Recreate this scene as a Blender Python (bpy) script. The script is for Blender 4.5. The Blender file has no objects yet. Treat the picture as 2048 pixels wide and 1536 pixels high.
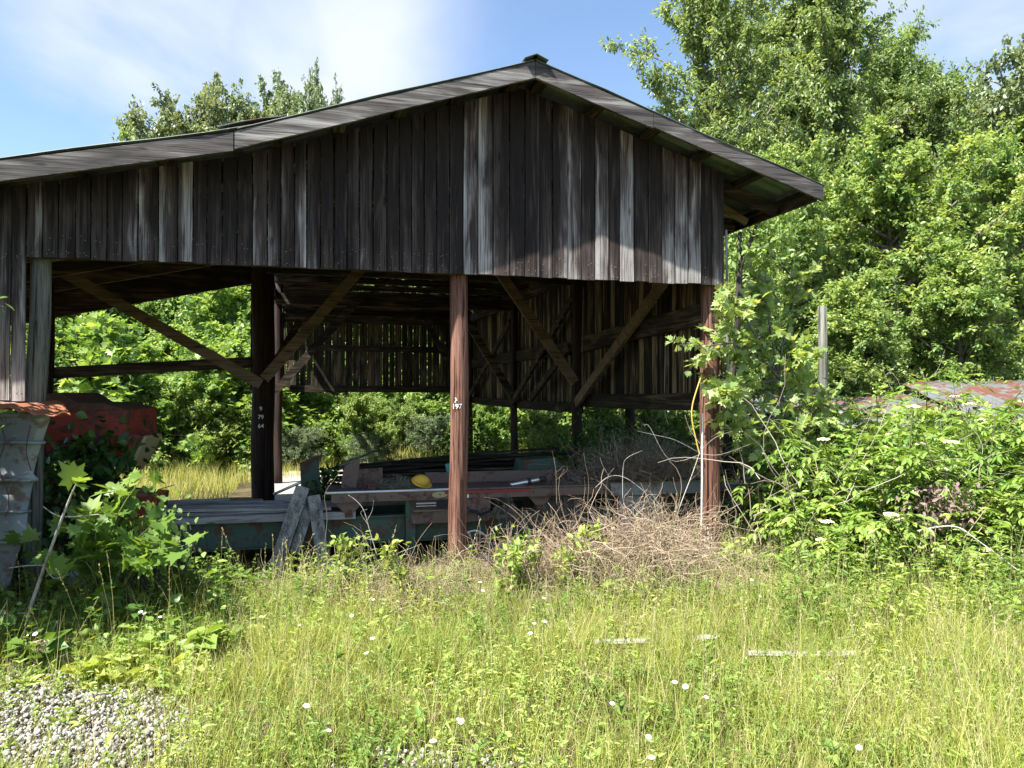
import bpy, math, random
import numpy as np
from mathutils import Vector, Matrix, noise as mnoise
R = math.radians
sc = bpy.context.scene
COL = sc.collection
random.seed(7)
# ------------------------------------------------------------------ camera
CAMZ = 1.7; F = 1540.0; HZ = 787.0
cam = bpy.data.objects.new('camera', bpy.data.cameras.new('camera'))
COL.objects.link(cam); sc.camera = cam
cam.location = (0, 0, CAMZ)
cam.rotation_euler = (R(90 + 0.71), 0, 0)
cam.data.lens = F / 2048 * 36; cam.data.sensor_width = 36
cam.data.clip_start = 0.05; cam.data.clip_end = 2000
# ------------------------------------------------------------------ sun + sky
BT = R(15.35)                                   # yaw of the barn
SD = Vector((-.7155, -.642, 1.39)).normalized()   # towards the sun
sl = bpy.data.lights.new('sun', 'SUN'); sun = bpy.data.objects.new('sun', sl); COL.objects.link(sun)
sl.energy = 5.0; sl.angle = R(0.6); sl.color = (1.0, .955, .87)
sun.rotation_euler = SD.to_track_quat('Z', 'Y').to_euler(); sun.location = (-5, -5, 12)
w = bpy.data.worlds.new('World'); sc.world = w; w.use_nodes = True
nt = w.node_tree; nt.nodes.clear()
def wn(t, **k):
    n = nt.nodes.new(t)
    for a, b in k.items(): setattr(n, a, b)
    return n
def wmath(op, a, b=None, clamp=False):
    n = wn('ShaderNodeMath', operation=op, use_clamp=clamp)
    for i, v in enumerate((a, b)):
        if v is None: continue
        if isinstance(v, (int, float)): n.inputs[i].default_value = v
        else: nt.links.new(v, n.inputs[i])
    return n.outputs[0]
out = wn('ShaderNodeOutputWorld')
sky = wn('ShaderNodeTexSky', sky_type='NISHITA', sun_disc=False)
sky.sun_elevation = math.asin(SD.z); sky.sun_rotation = math.atan2(SD.x, SD.y)
sky.air_density = 1.0; sky.dust_density = .6; sky.ozone_density = 2.2
tc = wn('ShaderNodeTexCoord'); sep = wn('ShaderNodeSeparateXYZ')
nt.links.new(tc.outputs['Generated'], sep.inputs[0])
zz = wmath('ADD', wmath('MAXIMUM', sep.outputs['Z'], 0.0), .18)
cx = wmath('DIVIDE', sep.outputs['X'], zz); cy = wmath('DIVIDE', sep.outputs['Y'], zz)
cmb = wn('ShaderNodeCombineXYZ'); nt.links.new(cx, cmb.inputs[0]); nt.links.new(cy, cmb.inputs[1])
n1 = wn('ShaderNodeTexNoise'); n1.inputs['Scale'].default_value = 1.1; n1.inputs['Detail'].default_value = 6
n1.inputs['Roughness'].default_value = .52; n1.inputs['Distortion'].default_value = .5
nt.links.new(cmb.outputs[0], n1.inputs['Vector'])
def blob(px, py, rad):
    d = Vector(((px - 1024) / F, 1, (HZ - py) / F)).normalized()
    vd = wn('ShaderNodeVectorMath', operation='DISTANCE'); vd.inputs[1].default_value = d
    nt.links.new(tc.outputs['Generated'], vd.inputs[0])
    mr = wn('ShaderNodeMapRange', interpolation_type='SMOOTHSTEP')
    mr.inputs['From Min'].default_value = rad; mr.inputs['From Max'].default_value = rad * .05
    nt.links.new(vd.outputs['Value'], mr.inputs['Value'])
    return mr.outputs[0]
m = blob(330, 20, .27)
for b in ((560, 80, .20), (700, 60, .22), (120, -60, .25), (1780, 80, .3), (2050, 60, .35), (660, 190, .10)):
    m = wmath('MAXIMUM', m, blob(*b))
cl = wmath('ADD', wmath('MULTIPLY', m, .95), wmath('MULTIPLY', wmath('SUBTRACT', n1.outputs['Fac'], .5), 2.9))
mr = wn('ShaderNodeMapRange', interpolation_type='SMOOTHSTEP'); mr.inputs['From Min'].default_value = .08; mr.inputs['From Max'].default_value = 1.2
mr.inputs['To Max'].default_value = .93
nt.links.new(cl, mr.inputs['Value'])
mixc = wn('ShaderNodeMix', data_type='RGBA')
nt.links.new(mr.outputs[0], mixc.inputs['Factor']); nt.links.new(sky.outputs[0], mixc.inputs['A'])
mixc.inputs['B'].default_value = (3.75, 4.0, 4.6, 1)
bg = wn('ShaderNodeBackground'); bg.inputs['Strength'].default_value = .088
nt.links.new(mixc.outputs['Result'], bg.inputs['Color']); nt.links.new(bg.outputs[0], out.inputs[0])
sc.view_settings.view_transform = 'Standard'; sc.view_settings.look = 'None'
sc.view_settings.exposure = 1.6; sc.view_settings.gamma = 1
sc.cycles.max_bounces = 7; sc.cycles.diffuse_bounces = 4; sc.cycles.transmission_bounces = 4
sc.cycles.caustics_reflective = False; sc.cycles.caustics_refractive = False

# ------------------------------------------------------------------ materials
class NT:
    def __init__(s, name):
        s.m = bpy.data.materials.new(name); s.m.use_nodes = True; s.t = s.m.node_tree; s.t.nodes.clear()
        s.out = s.t.nodes.new('ShaderNodeOutputMaterial')
    def n(s, t, ins=None, **k):
        n = s.t.nodes.new(t)
        for a, b in k.items(): setattr(n, a, b)
        for a, b in (ins or {}).items():
            if isinstance(b, bpy.types.NodeSocket): s.t.links.new(b, n.inputs[a])
            else: n.inputs[a].default_value = b
        return n
    def math(s, op, a, b=0.0, c=None, clamp=False):
        n = s.n('ShaderNodeMath', {0: a, 1: b}, operation=op, use_clamp=clamp)
        if c is not None: n.inputs[2].default_value = c
        return n.outputs[0]
    def ramp(s, fac, stops, interp='LINEAR'):
        r = s.n('ShaderNodeValToRGB', {'Fac': fac}); r.color_ramp.interpolation = interp
        e = r.color_ramp.elements
        while len(e) < len(stops): e.new(.5)
        for i, (p, c) in enumerate(stops): e[i].position = p; e[i].color = (*c, 1) if len(c) == 3 else c
        return r.outputs[0]
    def mix(s, f, a, b, blend='MIX'):
        n = s.n('ShaderNodeMix', data_type='RGBA', blend_type=blend)
        for key, v in (('Factor', f), ('A', a), ('B', b)):
            k = [i for i in n.inputs if i.name == key and (i.type == 'RGBA' if key != 'Factor' else i.type == 'VALUE')][0]
            if isinstance(v, bpy.types.NodeSocket): s.t.links.new(v, k)
            else: k.default_value = (*v, 1) if isinstance(v, tuple) and len(v) == 3 else v
        return [o for o in n.outputs if o.type == 'RGBA'][0]
    def noise(s, vec, scale, detail=4, rough=.55, dist=0.0):
        return s.n('ShaderNodeTexNoise', {'Vector': vec, 'Scale': scale, 'Detail': detail, 'Roughness': rough, 'Distortion': dist}).outputs['Fac']
    def coord(s, scale=(1, 1, 1), off=None):
        tc = s.n('ShaderNodeTexCoord').outputs['Object']
        mp = s.n('ShaderNodeMapping', {'Vector': tc, 'Scale': scale})
        if off is not None: s.t.links.new(off, mp.inputs['Location'])
        return mp.outputs[0]
    def attr(s, name): return s.n('ShaderNodeAttribute', attribute_name=name).outputs['Fac']
    def bump(s, h, strength=.4, dist=.01):
        return s.n('ShaderNodeBump', {'Height': h, 'Strength': strength, 'Distance': dist}).outputs[0]
    def bsdf(s, col, rough=.7, metal=0.0, nrm=None, spec=.4):
        p = s.n('ShaderNodeBsdfPrincipled', {'Base Color': (*col, 1) if isinstance(col, tuple) else col, 'Roughness': rough, 'Metallic': metal, 'Specular IOR Level': spec})
        if nrm is not None: s.t.links.new(nrm, p.inputs['Normal'])
        return p
    def done(s, sh):
        s.t.links.new(sh.outputs[0], s.out.inputs[0]); return s.m

def leaf_mat(name, cols, trans=.35, rough=.45, spec=.35, tcol=1.5):
    t = NT(name); a = t.attr('tint')
    n_ = len(cols) - 1
    c = t.ramp(a, [(i / n_, k) for i, k in enumerate(cols)])
    orr = t.n('ShaderNodeObjectInfo').outputs['Random']
    c = t.mix(t.math('MULTIPLY', orr, .5), c, t.mix(1.0, c, (.78, .95, .85), 'MULTIPLY'))
    p = t.bsdf(c, rough, spec=spec)
    tr = t.n('ShaderNodeBsdfTranslucent', {'Color': t.mix(1.0, c, (tcol * 1.1, tcol, tcol * .45), 'MULTIPLY')})
    mx = t.n('ShaderNodeMixShader', {0: trans, 1: p.outputs[0], 2: tr.outputs[0]})
    return t.done(mx)

def wood_mat(name, dark, light, axis=2, bias=.0, contrast=1.0, rough=.85, weather=0.0, z0=2.8, z1=4.4, warm=None, knots=True):
    """weathered wood; 'tone' attribute picks how silvered a board is; grain runs along axis"""
    t = NT(name)
    rnd = t.n('ShaderNodeNewGeometry').outputs['Random Per Island']
    offv = t.n('ShaderNodeCombineXYZ', {0: t.math('MULTIPLY', rnd, 37.0), 1: t.math('MULTIPLY', rnd, 91.0), 2: t.math('MULTIPLY', rnd, 53.0)}).outputs[0]
    s1 = [26, 26, 26]; s1[axis] = .9
    s2 = [110, 110, 110]; s2[axis] = 2.4
    s3 = [9, 9, 9]; s3[axis] = 1.6
    v1 = t.coord(tuple(s1), offv); v2 = t.coord(tuple(s2), offv); v3 = t.coord(tuple(s3), offv)
    g1 = t.noise(v1, 1, 4, .6, .4); g2 = t.noise(v2, 1, 3, .6); g3 = t.noise(v3, 1, 3, .5, .8)
    tone = t.attr('tone')
    f = t.math('ADD', t.math('MULTIPLY', t.math('SUBTRACT', g1, .5), 1.7 * contrast), t.math('MULTIPLY', t.math('SUBTRACT', g3, .5), 1.9 * contrast))
    f = t.math('ADD', f, t.math('MULTIPLY', t.math('SUBTRACT', g2, .5), .8 * contrast))
    f = t.math('ADD', f, t.math('ADD', tone, bias))
    if weather:
        z = t.n('ShaderNodeSeparateXYZ', {0: t.n('ShaderNodeTexCoord').outputs['Object']}).outputs[2]
        zn = t.math('DIVIDE', t.math('SUBTRACT', z1, z), z1 - z0)
        zn = t.math('POWER', t.math('MAXIMUM', zn, 0.0), 2.2)
        f = t.math('ADD', f, t.math('MULTIPLY', zn, weather))
    f = t.math('MULTIPLY', f, 1.0, clamp=True)
    mid = tuple(a * .6 + b * .4 for a, b in zip(dark, light)) if warm is None else warm
    c = t.ramp(f, [(0, dark), (.45, mid), (1, light)])
    cr = t.ramp(g2, [(.34, (.3, .3, .3)), (.47, (1, 1, 1))])
    c = t.mix(.8, c, cr, 'MULTIPLY')
    if knots:
        s4 = [7.0, 7.0, 7.0]; s4[axis] = 2.1
        vo = t.n('ShaderNodeTexVoronoi', {'Vector': t.coord(tuple(s4), offv), 'Scale': 1.0}).outputs['Distance']
        k = t.ramp(vo, [(.06, (.12, .1, .08)), (.13, (1, 1, 1))])
        c = t.mix(.7, c, k, 'MULTIPLY')
    h = t.math('ADD', t.math('MULTIPLY', g2, .7), t.math('MULTIPLY', g1, .5))
    return t.done(t.bsdf(c, rough, nrm=t.bump(h, .55, .006), spec=.25))

def post_mat(name, c1, c2, c3):
    t = NT(name)
    v1 = t.coord((48, 48, 1.6)); v2 = t.coord((150, 150, 6)); v3 = t.coord((6, 6, 1.3))
    g1 = t.noise(v1, 1, 5, .65, .3); g2 = t.noise(v2, 1, 3, .6); g3 = t.noise(v3, 1, 3)
    c = t.ramp(t.math('ADD', t.math('MULTIPLY', g1, .75), t.math('MULTIPLY', g3, .3)), [(.3, c1), (.5, c2), (.72, c3)])
    c = t.mix(.9, c, t.ramp(g1, [(.38, (.12, .12, .12)), (.46, (1, 1, 1))]), 'MULTIPLY')
    c = t.mix(.6, c, t.ramp(g2, [(.35, (.5, .5, .5)), (.5, (1, 1, 1))]), 'MULTIPLY')
    return t.done(t.bsdf(c, .75, nrm=t.bump(t.math('ADD', g1, t.math('MULTIPLY', g2, .4)), .9, .012), spec=.3))

def paint_mat(name, base, rust=(.13, .05, .025), amount=.45, rough=.55, scale=6, metal=0.0, dirt=.5):
    t = NT(name); v = t.coord()
    a = t.noise(v, scale, 6, .62, .3); b = t.noise(v, scale * 4.3, 5, .6); d = t.noise(v, scale * .5, 3)
    f = t.ramp(t.math('ADD', t.math('MULTIPLY', a, .7), t.math('MULTIPLY', b, .3)), [(amount, (1, 1, 1)), (amount + .06, (0, 0, 0))])
    bc = t.mix(t.math('MULTIPLY', t.ramp(d, [(.35, (0, 0, 0)), (.7, (1, 1, 1))]), dirt), base, tuple(x * .45 + .02 for x in base))
    c = t.mix(f, bc, t.mix(b, rust, tuple(min(1, x * 2.1) for x in rust)))
    return t.done(t.bsdf(c, t.math('ADD', t.math('MULTIPLY', f, .3), rough), metal, t.bump(t.math('ADD', b, t.math('MULTIPLY', f, .5)), .35, .004)))

def plain(name, col, rough=.7, metal=0.0, var=.25, scale=20, spec=.4):
    t = NT(name); v = t.coord()
    n_ = t.noise(v, scale, 4); n2 = t.noise(v, scale * .2, 3)
    c = t.mix(t.math('MULTIPLY', t.math('ADD', n_, n2), var * 1.0), col, tuple(x * .35 for x in col))
    return t.done(t.bsdf(c, rough, metal, t.bump(n_, .3, .003), spec=spec))

M = {}
M['siding'] = wood_mat('weathered_siding', (.018, .0135, .0115), (.42, .395, .375), 2, bias=-.16, contrast=.72, weather=.30, z0=2.75, z1=4.3, warm=(.075, .058, .052))
M['fascia'] = wood_mat('fascia_wood', (.035, .032, .032), (.34, .33, .315), 0, bias=.16, contrast=.75, warm=(.095, .086, .082))
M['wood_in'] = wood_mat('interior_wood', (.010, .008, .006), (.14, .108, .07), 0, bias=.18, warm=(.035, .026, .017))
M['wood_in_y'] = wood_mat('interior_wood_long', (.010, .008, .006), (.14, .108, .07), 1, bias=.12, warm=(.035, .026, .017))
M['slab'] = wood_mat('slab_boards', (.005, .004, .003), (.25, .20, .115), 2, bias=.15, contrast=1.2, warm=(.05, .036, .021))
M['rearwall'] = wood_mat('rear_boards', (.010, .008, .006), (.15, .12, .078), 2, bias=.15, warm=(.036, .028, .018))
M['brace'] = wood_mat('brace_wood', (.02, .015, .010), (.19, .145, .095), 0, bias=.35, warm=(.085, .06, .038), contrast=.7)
M['plank'] = wood_mat('grey_plank', (.06, .056, .053), (.36, .345, .33), 0, bias=.3, warm=(.17, .16, .15))
M['plank_z'] = wood_mat('grey_plank_upright', (.045, .043, .04), (.30, .29, .275), 2, bias=.3, warm=(.14, .135, .125))
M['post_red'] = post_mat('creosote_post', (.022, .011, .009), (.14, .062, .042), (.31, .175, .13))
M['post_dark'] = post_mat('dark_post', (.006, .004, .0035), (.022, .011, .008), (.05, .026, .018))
M['post_grey'] = post_mat('grey_post', (.05, .05, .042), (.13, .133, .11), (.23, .23, .195))
def roof_under():
    t = NT('galvanised_roof'); v = t.coord()
    a = t.noise(v, 2.5, 5, .6); b = t.noise(v, 14, 4, .6)
    c = t.mix(t.ramp(a, [(.4, (0, 0, 0)), (.65, (1, 1, 1))]), (.16, .20, .19), (.09, .105, .07))
    c = t.mix(t.ramp(b, [(.6, (0, 0, 0)), (.72, (1, 1, 1))]), c, (.30, .31, .27))
    return t.done(t.bsdf(c, .55, .3, t.bump(b, .2, .003)))
M['roof'] = roof_under()
M['rust_roof'] = paint_mat('rusty_corrugated', (.20, .215, .225), (.10, .045, .03), .46, .5, 2.0, .4, .3)
M['rust_sheet'] = paint_mat('rusty_sheet', (.40, .36, .34), (.20, .075, .035), .55, .5, 4, .2, .4)
M['tub'] = paint_mat('tub_metal', (.27, .30, .32), (.13, .10, .085), .40, .5, 5, .15, .35)
M['red'] = paint_mat('red_paint', (.36, .045, .026), (.08, .03, .02), .45, .6, 5, 0, .7)
M['green'] = paint_mat('green_paint', (.055, .105, .072), (.07, .04, .025), .43, .6, 5, 0, .5)
M['brown'] = paint_mat('brown_paint', (.15, .10, .08), (.06, .034, .024), .42, .6, 5, 0, .6)
M['rust'] = paint_mat('old_rust', (.13, .065, .04), (.07, .03, .02), .5, .85, 9)
M['steel'] = paint_mat('bright_steel', (.62, .63, .63), (.2, .17, .14), .34, .28, 6, .8, .2)
M['darksteel'] = plain('dark_steel', (.045, .042, .04), .6, .3)
M['rubber'] = plain('black_rubber', (.02, .02, .02), .8)
M['yellow'] = paint_mat('yellow_plastic', (.72, .44, .05), (.25, .14, .04), .33, .4, 7, 0, .35)
M['cream'] = plain('cream_badge', (.42, .36, .2), .6)
M['white'] = plain('white_paint', (.78, .78, .76), .6, var=.1)
M['redstripe'] = plain('red_stripe', (.30, .03, .03), .5)
M['teal'] = plain('teal_plastic', (.1, .42, .36), .5)
M['yellow_cable'] = plain('yellow_cable', (.62, .42, .10), .5, var=.1)
M['wire'] = plain('grey_wire', (.35, .33, .3), .6)
M['blue'] = plain('blue_grey_tube', (.12, .17, .24), .5)
M['bark'] = wood_mat('tree_bark', (.02, .016, .013), (.2, .18, .155), 2, bias=.3, warm=(.09, .075, .06), knots=False)
M['bark_dark'] = wood_mat('dark_bark', (.008, .007, .006), (.07, .06, .05), 2, bias=.2, warm=(.03, .025, .02), knots=False)
M['bark_white'] = wood_mat('pale_bark', (.10, .085, .07), (.42, .39, .36), 2, bias=.35, warm=(.24, .21, .185), knots=False)
M['deadstem'] = leaf_mat('dead_stems', [(.24, .165, .115), (.42, .31, .225), (.56, .45, .34)], .1, .8, .1, 1.0)
M['deadgrey'] = leaf_mat('dead_grey_stems', [(.13, .10, .075), (.26, .215, .17), (.42, .37, .30)], .05, .8, .1, 1.0)
M['litter'] = leaf_mat('dry_litter', [(.13, .09, .055), (.28, .21, .13), (.42, .34, .22)], .1, .8, .1, 1.0)
M['grass'] = leaf_mat('grass_blades', [(.14, .21, .035), (.27, .34, .06), (.39, .43, .09), (.50, .46, .18), (.58, .50, .32)], .38, .5, .25, 1.3)
M['weed'] = leaf_mat('weed_leaves', [(.11, .19, .045), (.22, .32, .075), (.34, .41, .11), (.45, .47, .15)], .4, .45, .3, 1.4)
M['seed'] = leaf_mat('seed_heads', [(.32, .25, .13), (.5, .42, .24)], .3, .7, .2, 1.0)
M['oak'] = leaf_mat('oak_leaves', [(.15, .19, .10), (.25, .30, .165), (.36, .40, .26)], .3, .42, .45, 1.4)  # grey-green carries the soft look of distance haze in the leaf colour
M['cherry'] = leaf_mat('cherry_leaves', [(.12, .185, .07), (.22, .30, .115), (.35, .42, .22)], .42, .36, .5, 1.6)  # leaf colour lifted paler to suggest haze over the trees
M['maple'] = leaf_mat('maple_leaves', [(.10, .175, .055), (.19, .285, .09), (.30, .39, .14), (.42, .47, .20)], .42, .42, .4, 1.6)  # leaf colour paled and greyed in place of a haze volume
M['under'] = leaf_mat('understory_leaves', [(.10, .18, .05), (.20, .30, .085), (.34, .43, .14)], .44, .42, .4, 1.7)
M['silver'] = leaf_mat('silver_leaves', [(.09, .14, .07), (.16, .22, .12), (.25, .31, .19)], .3, .5, .3, 1.3)
M['elder'] = leaf_mat('elder_leaves', [(.075, .15, .03), (.19, .29, .055), (.36, .45, .11)], .3, .4, .4, 1.6)
M['syc'] = leaf_mat('sycamore_leaves', [(.07, .15, .03), (.13, .22, .045), (.24, .33, .08)], .42, .45, .3, 1.7)
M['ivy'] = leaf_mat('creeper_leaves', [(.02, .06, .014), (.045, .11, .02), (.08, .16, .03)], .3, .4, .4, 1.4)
M['umbel'] = plain('cream_blossom', (.62, .60, .36), .8, var=.15)
M['petal'] = plain('white_petals', (.85, .85, .83), .7, var=.05)
M['core'] = plain('yellow_core', (.6, .42, .04), .7, var=.1)
M['pinkdead'] = leaf_mat('withered_leaves', [(.20, .13, .12), (.34, .24, .22)], .2, .8, .1, 1.0)
M['concrete'] = plain('old_concrete', (.40, .375, .34), .9, var=.4, scale=9)
M['redleaf'] = plain('red_leaf', (.5, .04, .03), .6)
def ground_mat():
    t = NT('meadow_soil'); v = t.coord()
    a = t.noise(v, .9, 5, .6); b = t.noise(v, 11, 6, .7); c3 = t.noise(v, 60, 4, .7)
    c = t.ramp(t.math('ADD', t.math('MULTIPLY', a, .6), t.math('MULTIPLY', b, .4)), [(.35, (.05, .045, .022)), (.5, (.10, .085, .045)), (.65, (.20, .165, .10))])
    c = t.mix(.7, c, t.ramp(c3, [(.3, (.4, .4, .4)), (.6, (1.1, 1.1, 1.1))]), 'MULTIPLY')
    return t.done(t.bsdf(c, .95, nrm=t.bump(t.math('ADD', b, c3), .8, .03), spec=.1))
M['ground'] = ground_mat()
M['stone'] = leaf_mat('limestone_chips', [(.20, .17, .15), (.34, .31, .28), (.46, .43, .40)], 0.0, .85, .2, 1)

# ------------------------------------------------------------------ object helpers
def tag(o, label=None, cat=None, group=None, kind=None):
    if label: o['label'] = label
    if cat: o['category'] = cat
    if group: o['group'] = group
    if kind: o['kind'] = kind
    return o
def empty(name, loc=(0, 0, 0), rz=0, label=None, cat=None, group=None, rot=None):
    o = bpy.data.objects.new(name, None); COL.objects.link(o); o.location = loc
    o.rotation_euler = rot if rot is not None else (0, 0, rz); o.empty_display_size = .2
    return tag(o, label, cat, group)
def mesh_np(name, V, loops, starts, mat, parent=None, attrs=None, smooth=False, midx=None):
    me = bpy.data.meshes.new(name)
    me.vertices.add(len(V)); me.vertices.foreach_set('co', np.asarray(V, np.float32).ravel())
    me.loops.add(len(loops)); me.loops.foreach_set('vertex_index', np.asarray(loops, np.int32))
    me.polygons.add(len(starts)); me.polygons.foreach_set('loop_start', np.asarray(starts, np.int32))
    mats = mat if isinstance(mat, (list, tuple)) else [mat]
    for m_ in mats: me.materials.append(m_)
    if midx is not None: me.polygons.foreach_set('material_index', np.asarray(midx, np.int32))
    if smooth: me.polygons.foreach_set('use_smooth', np.ones(len(starts), bool))
    me.update(calc_edges=True)
    for k, a in (attrs or {}).items():
        at = me.attributes.new(k, 'FLOAT', 'POINT'); at.data.foreach_set('value', np.asarray(a, np.float32))
    o = bpy.data.objects.new(name, me); COL.objects.link(o)
    if parent: o.parent = parent
    return o
class MB:
    def __init__(s): s.v = []; s.f = []; s.t = []; s.mi = []
    def add(s, vs, fs, tone=.5, mi=0):
        b = len(s.v); s.v += [tuple(x) for x in vs]; s.f += [tuple(b + i for i in q) for q in fs]
        s.t += list(tone) if hasattr(tone, '__len__') else [tone] * len(vs); s.mi += [mi] * len(fs); return s
    BF = [(0, 3, 2, 1), (4, 5, 6, 7), (0, 1, 5, 4), (1, 2, 6, 5), (2, 3, 7, 6), (3, 0, 4, 7)]
    def box(s, c, size, tone=.5, rot=None, mi=0):
        a, b, d = (x / 2 for x in size)
        P = [Vector(p) for p in ((-a, -b, -d), (a, -b, -d), (a, b, -d), (-a, b, -d), (-a, -b, d), (a, -b, d), (a, b, d), (-a, b, d))]
        if rot: P = [rot @ p for p in P]
        return s.add([p + Vector(c) for p in P], s.BF, tone, mi)
    def hexa(s, P, tone=.5, mi=0): return s.add(P, s.BF, tone, mi)
    def beam(s, p0, p1, wd, ht, tone=None, up=(0, 0, 1), n=1, bow=0.0, mi=0):
        p0 = Vector(p0); p1 = Vector(p1); d = (p1 - p0).normalized(); up = Vector(up)
        sx = d.cross(up).normalized(); uz = sx.cross(d).normalized()
        tone = random.uniform(.1, .5) if tone is None else tone
        vs = []; fs = []
        for i in range(n + 1):
            t = i / n; c = p0.lerp(p1, t) + uz * (bow * 4 * t * (1 - t))
            for a, b in ((-1, -1), (1, -1), (1, 1), (-1, 1)): vs.append(c + sx * (a * wd / 2) + uz * (b * ht / 2))
        fs.append((0, 1, 2, 3)); e = n * 4; fs.append((e + 3, e + 2, e + 1, e))
        for i in range(n):
            for k in range(4):
                a = i * 4 + k; b = i * 4 + (k + 1) % 4; fs.append((a, a + 4, b + 4, b))
        return s.add(vs, fs, tone, mi)
    def tube(s, path, rad, sides=10, tone=.5, mi=0, cap=True, wob=0.0):
        P = [Vector(p) for p in path]; rad = list(rad) if hasattr(rad, '__len__') else [rad] * len(P)
        if len(rad) != len(P): rad = list(np.interp(np.linspace(0, 1, len(P)), np.linspace(0, 1, len(rad)), rad))
        vs = []; fs = []; prev = None
        for i, p in enumerate(P):
            d = (P[min(i + 1, len(P) - 1)] - P[max(i - 1, 0)]).normalized()
            if prev is None:
                a = Vector((1, 0, 0)) if abs(d.x) < .9 else Vector((0, 1, 0)); x = (a - d * a.dot(d)).normalized()
            else: x = (prev - d * prev.dot(d)).normalized()
            prev = x; y = d.cross(x)
            for k in range(sides):
                an = 2 * math.pi * k / sides; r = rad[i] * (1 + (wob * mnoise.noise(Vector((math.cos(an) * 2, math.sin(an) * 2, i * .35 + p.x))) if wob else 0))
                vs.append(p + x * (math.cos(an) * r) + y * (math.sin(an) * r))
        for i in range(len(P) - 1):
            for k in range(sides):
                a = i * sides + k; b = i * sides + (k + 1) % sides; fs.append((a, b, b + sides, a + sides))
        if cap:
            fs.append(tuple(reversed(range(sides)))); e = (len(P) - 1) * sides; fs.append(tuple(range(e, e + sides)))
        return s.add(vs, fs, tone, mi)
    def build(s, name, mat, parent=None, smooth=False, bevel=0, solid=0):
        me = bpy.data.meshes.new(name); me.from_pydata(s.v, [], s.f)
        for m_ in (mat if isinstance(mat, (list, tuple)) else [mat]): me.materials.append(m_)
        me.polygons.foreach_set('material_index', s.mi)
        at = me.attributes.new('tone', 'FLOAT', 'POINT'); at.data.foreach_set('value', s.t)
        if smooth: me.polygons.foreach_set('use_smooth', [True] * len(s.f))
        me.update(); o = bpy.data.objects.new(name, me); COL.objects.link(o)
        if parent: o.parent = parent
        if solid: md = o.modifiers.new('s', 'SOLIDIFY'); md.thickness = solid
        if bevel: md = o.modifiers.new('b', 'BEVEL'); md.width = bevel; md.segments = 2; md.limit_method = 'ANGLE'
        return o
# instanced-template meshes (leaves, stones...) merged with numpy
def frames(D, rng, roll=None, upbias=0.0):
    """frames with x = leaf width, y = leaf direction, z = normal"""
    D = D / np.linalg.norm(D, axis=1, keepdims=True)
    n = len(D); A = rng.normal(size=(n, 3)); A[:, 2] += upbias * 3
    Z = A - D * np.sum(A * D, 1, keepdims=True); Z /= np.linalg.norm(Z, axis=1, keepdims=True) + 1e-9
    X = np.cross(D, Z)
    return np.stack([X, D, Z], axis=2)
def scatter(name, T, faces, P, Fm, S, mat, parent=None, tint=None, smooth=False, Sx=None):
    T = np.asarray(T, float); n = len(P); k = len(T)
    TT = np.broadcast_to(T, (n, k, 3)) * S[:, None, None]
    if Sx is not None: TT = TT * np.stack([Sx, np.ones(n), np.ones(n)], 1)[:, None, :]
    V = np.einsum('nij,nkj->nki', Fm, TT) + P[:, None, :]
    fl = np.concatenate([np.asarray(f) for f in faces]); ln = np.array([len(f) for f in faces])
    L = (fl[None, :] + (np.arange(n) * k)[:, None]).ravel()
    st0 = np.concatenate([[0], np.cumsum(ln)[:-1]]); ST = (st0[None, :] + (np.arange(n) * len(fl))[:, None]).ravel()
    ti = np.repeat(tint if tint is not None else np.full(n, .5), k)
    return mesh_np(name, V.reshape(-1, 3), L, ST, mat, parent, {'tint': ti}, smooth)
LEAF = ([(0, 0, 0), (.22, .3, .05), (.2, .62, .04), (0, 1, -.12), (-.2, .62, .04), (-.22, .3, .05)], [(0, 1, 2, 3), (0, 3, 4, 5)])
LEAF4 = ([(0, 0, 0), (.25, .45, .06), (0, 1, -.1), (-.25, .45, .06)], [(0, 1, 2), (0, 2, 3)])
WIDE = ([(0, 0, 0), (.36, .28, .06), (.34, .62, .05), (0, 1, -.15), (-.34, .62, .05), (-.36, .28, .06)], [(0, 1, 2, 3), (0, 3, 4, 5)])
def lobed():
    o = [(0, 0), (.12, .10), (.42, .02), (.36, .22), (.56, .42), (.30, .46), (.34, .70), (.14, .66), (0, 1)]
    v = [(0, .3, 0)] + [(x, y, .10 * abs(x) * 2 - .12 * y * y) for x, y in o] + [(-x, y, .10 * abs(x) * 2 - .12 * y * y) for x, y in o[-2:0:-1]]
    n = len(v) - 1
    return v, [(0, i, i % n + 1) for i in range(1, n + 1)]
LOBED = lobed()
def tubes_np(P, Rr, sides=3):
    """P (n,k,3) paths, Rr (n,k) radii -> V, loops, starts"""
    n, k, _ = P.shape
    D = np.gradient(P, axis=1); D /= np.linalg.norm(D, axis=2, keepdims=True) + 1e-9
    A = np.zeros_like(D); A[..., 0] = 1; m_ = np.abs(D[..., 0]) > .8; A[m_] = (0, 1, 0)
    X = np.cross(D, A); X /= np.linalg.norm(X, axis=2, keepdims=True) + 1e-9; Y = np.cross(D, X)
    an = np.arange(sides) * 2 * np.pi / sides
    V = P[:, :, None, :] + Rr[:, :, None, None] * (np.cos(an)[None, None, :, None] * X[:, :, None, :] + np.sin(an)[None, None, :, None] * Y[:, :, None, :])
    i = np.arange(k - 1)[:, None]; j = np.arange(sides)[None, :]; j2 = (j + 1) % sides
    q = np.stack([i * sides + j, i * sides + j2, (i + 1) * sides + j2, (i + 1) * sides + j], axis=2).reshape(-1)
    L = (q[None, :] + (np.arange(n) * k * sides)[:, None]).ravel()
    return V.reshape(-1, 3), L, np.arange(len(L) // 4) * 4
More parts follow.
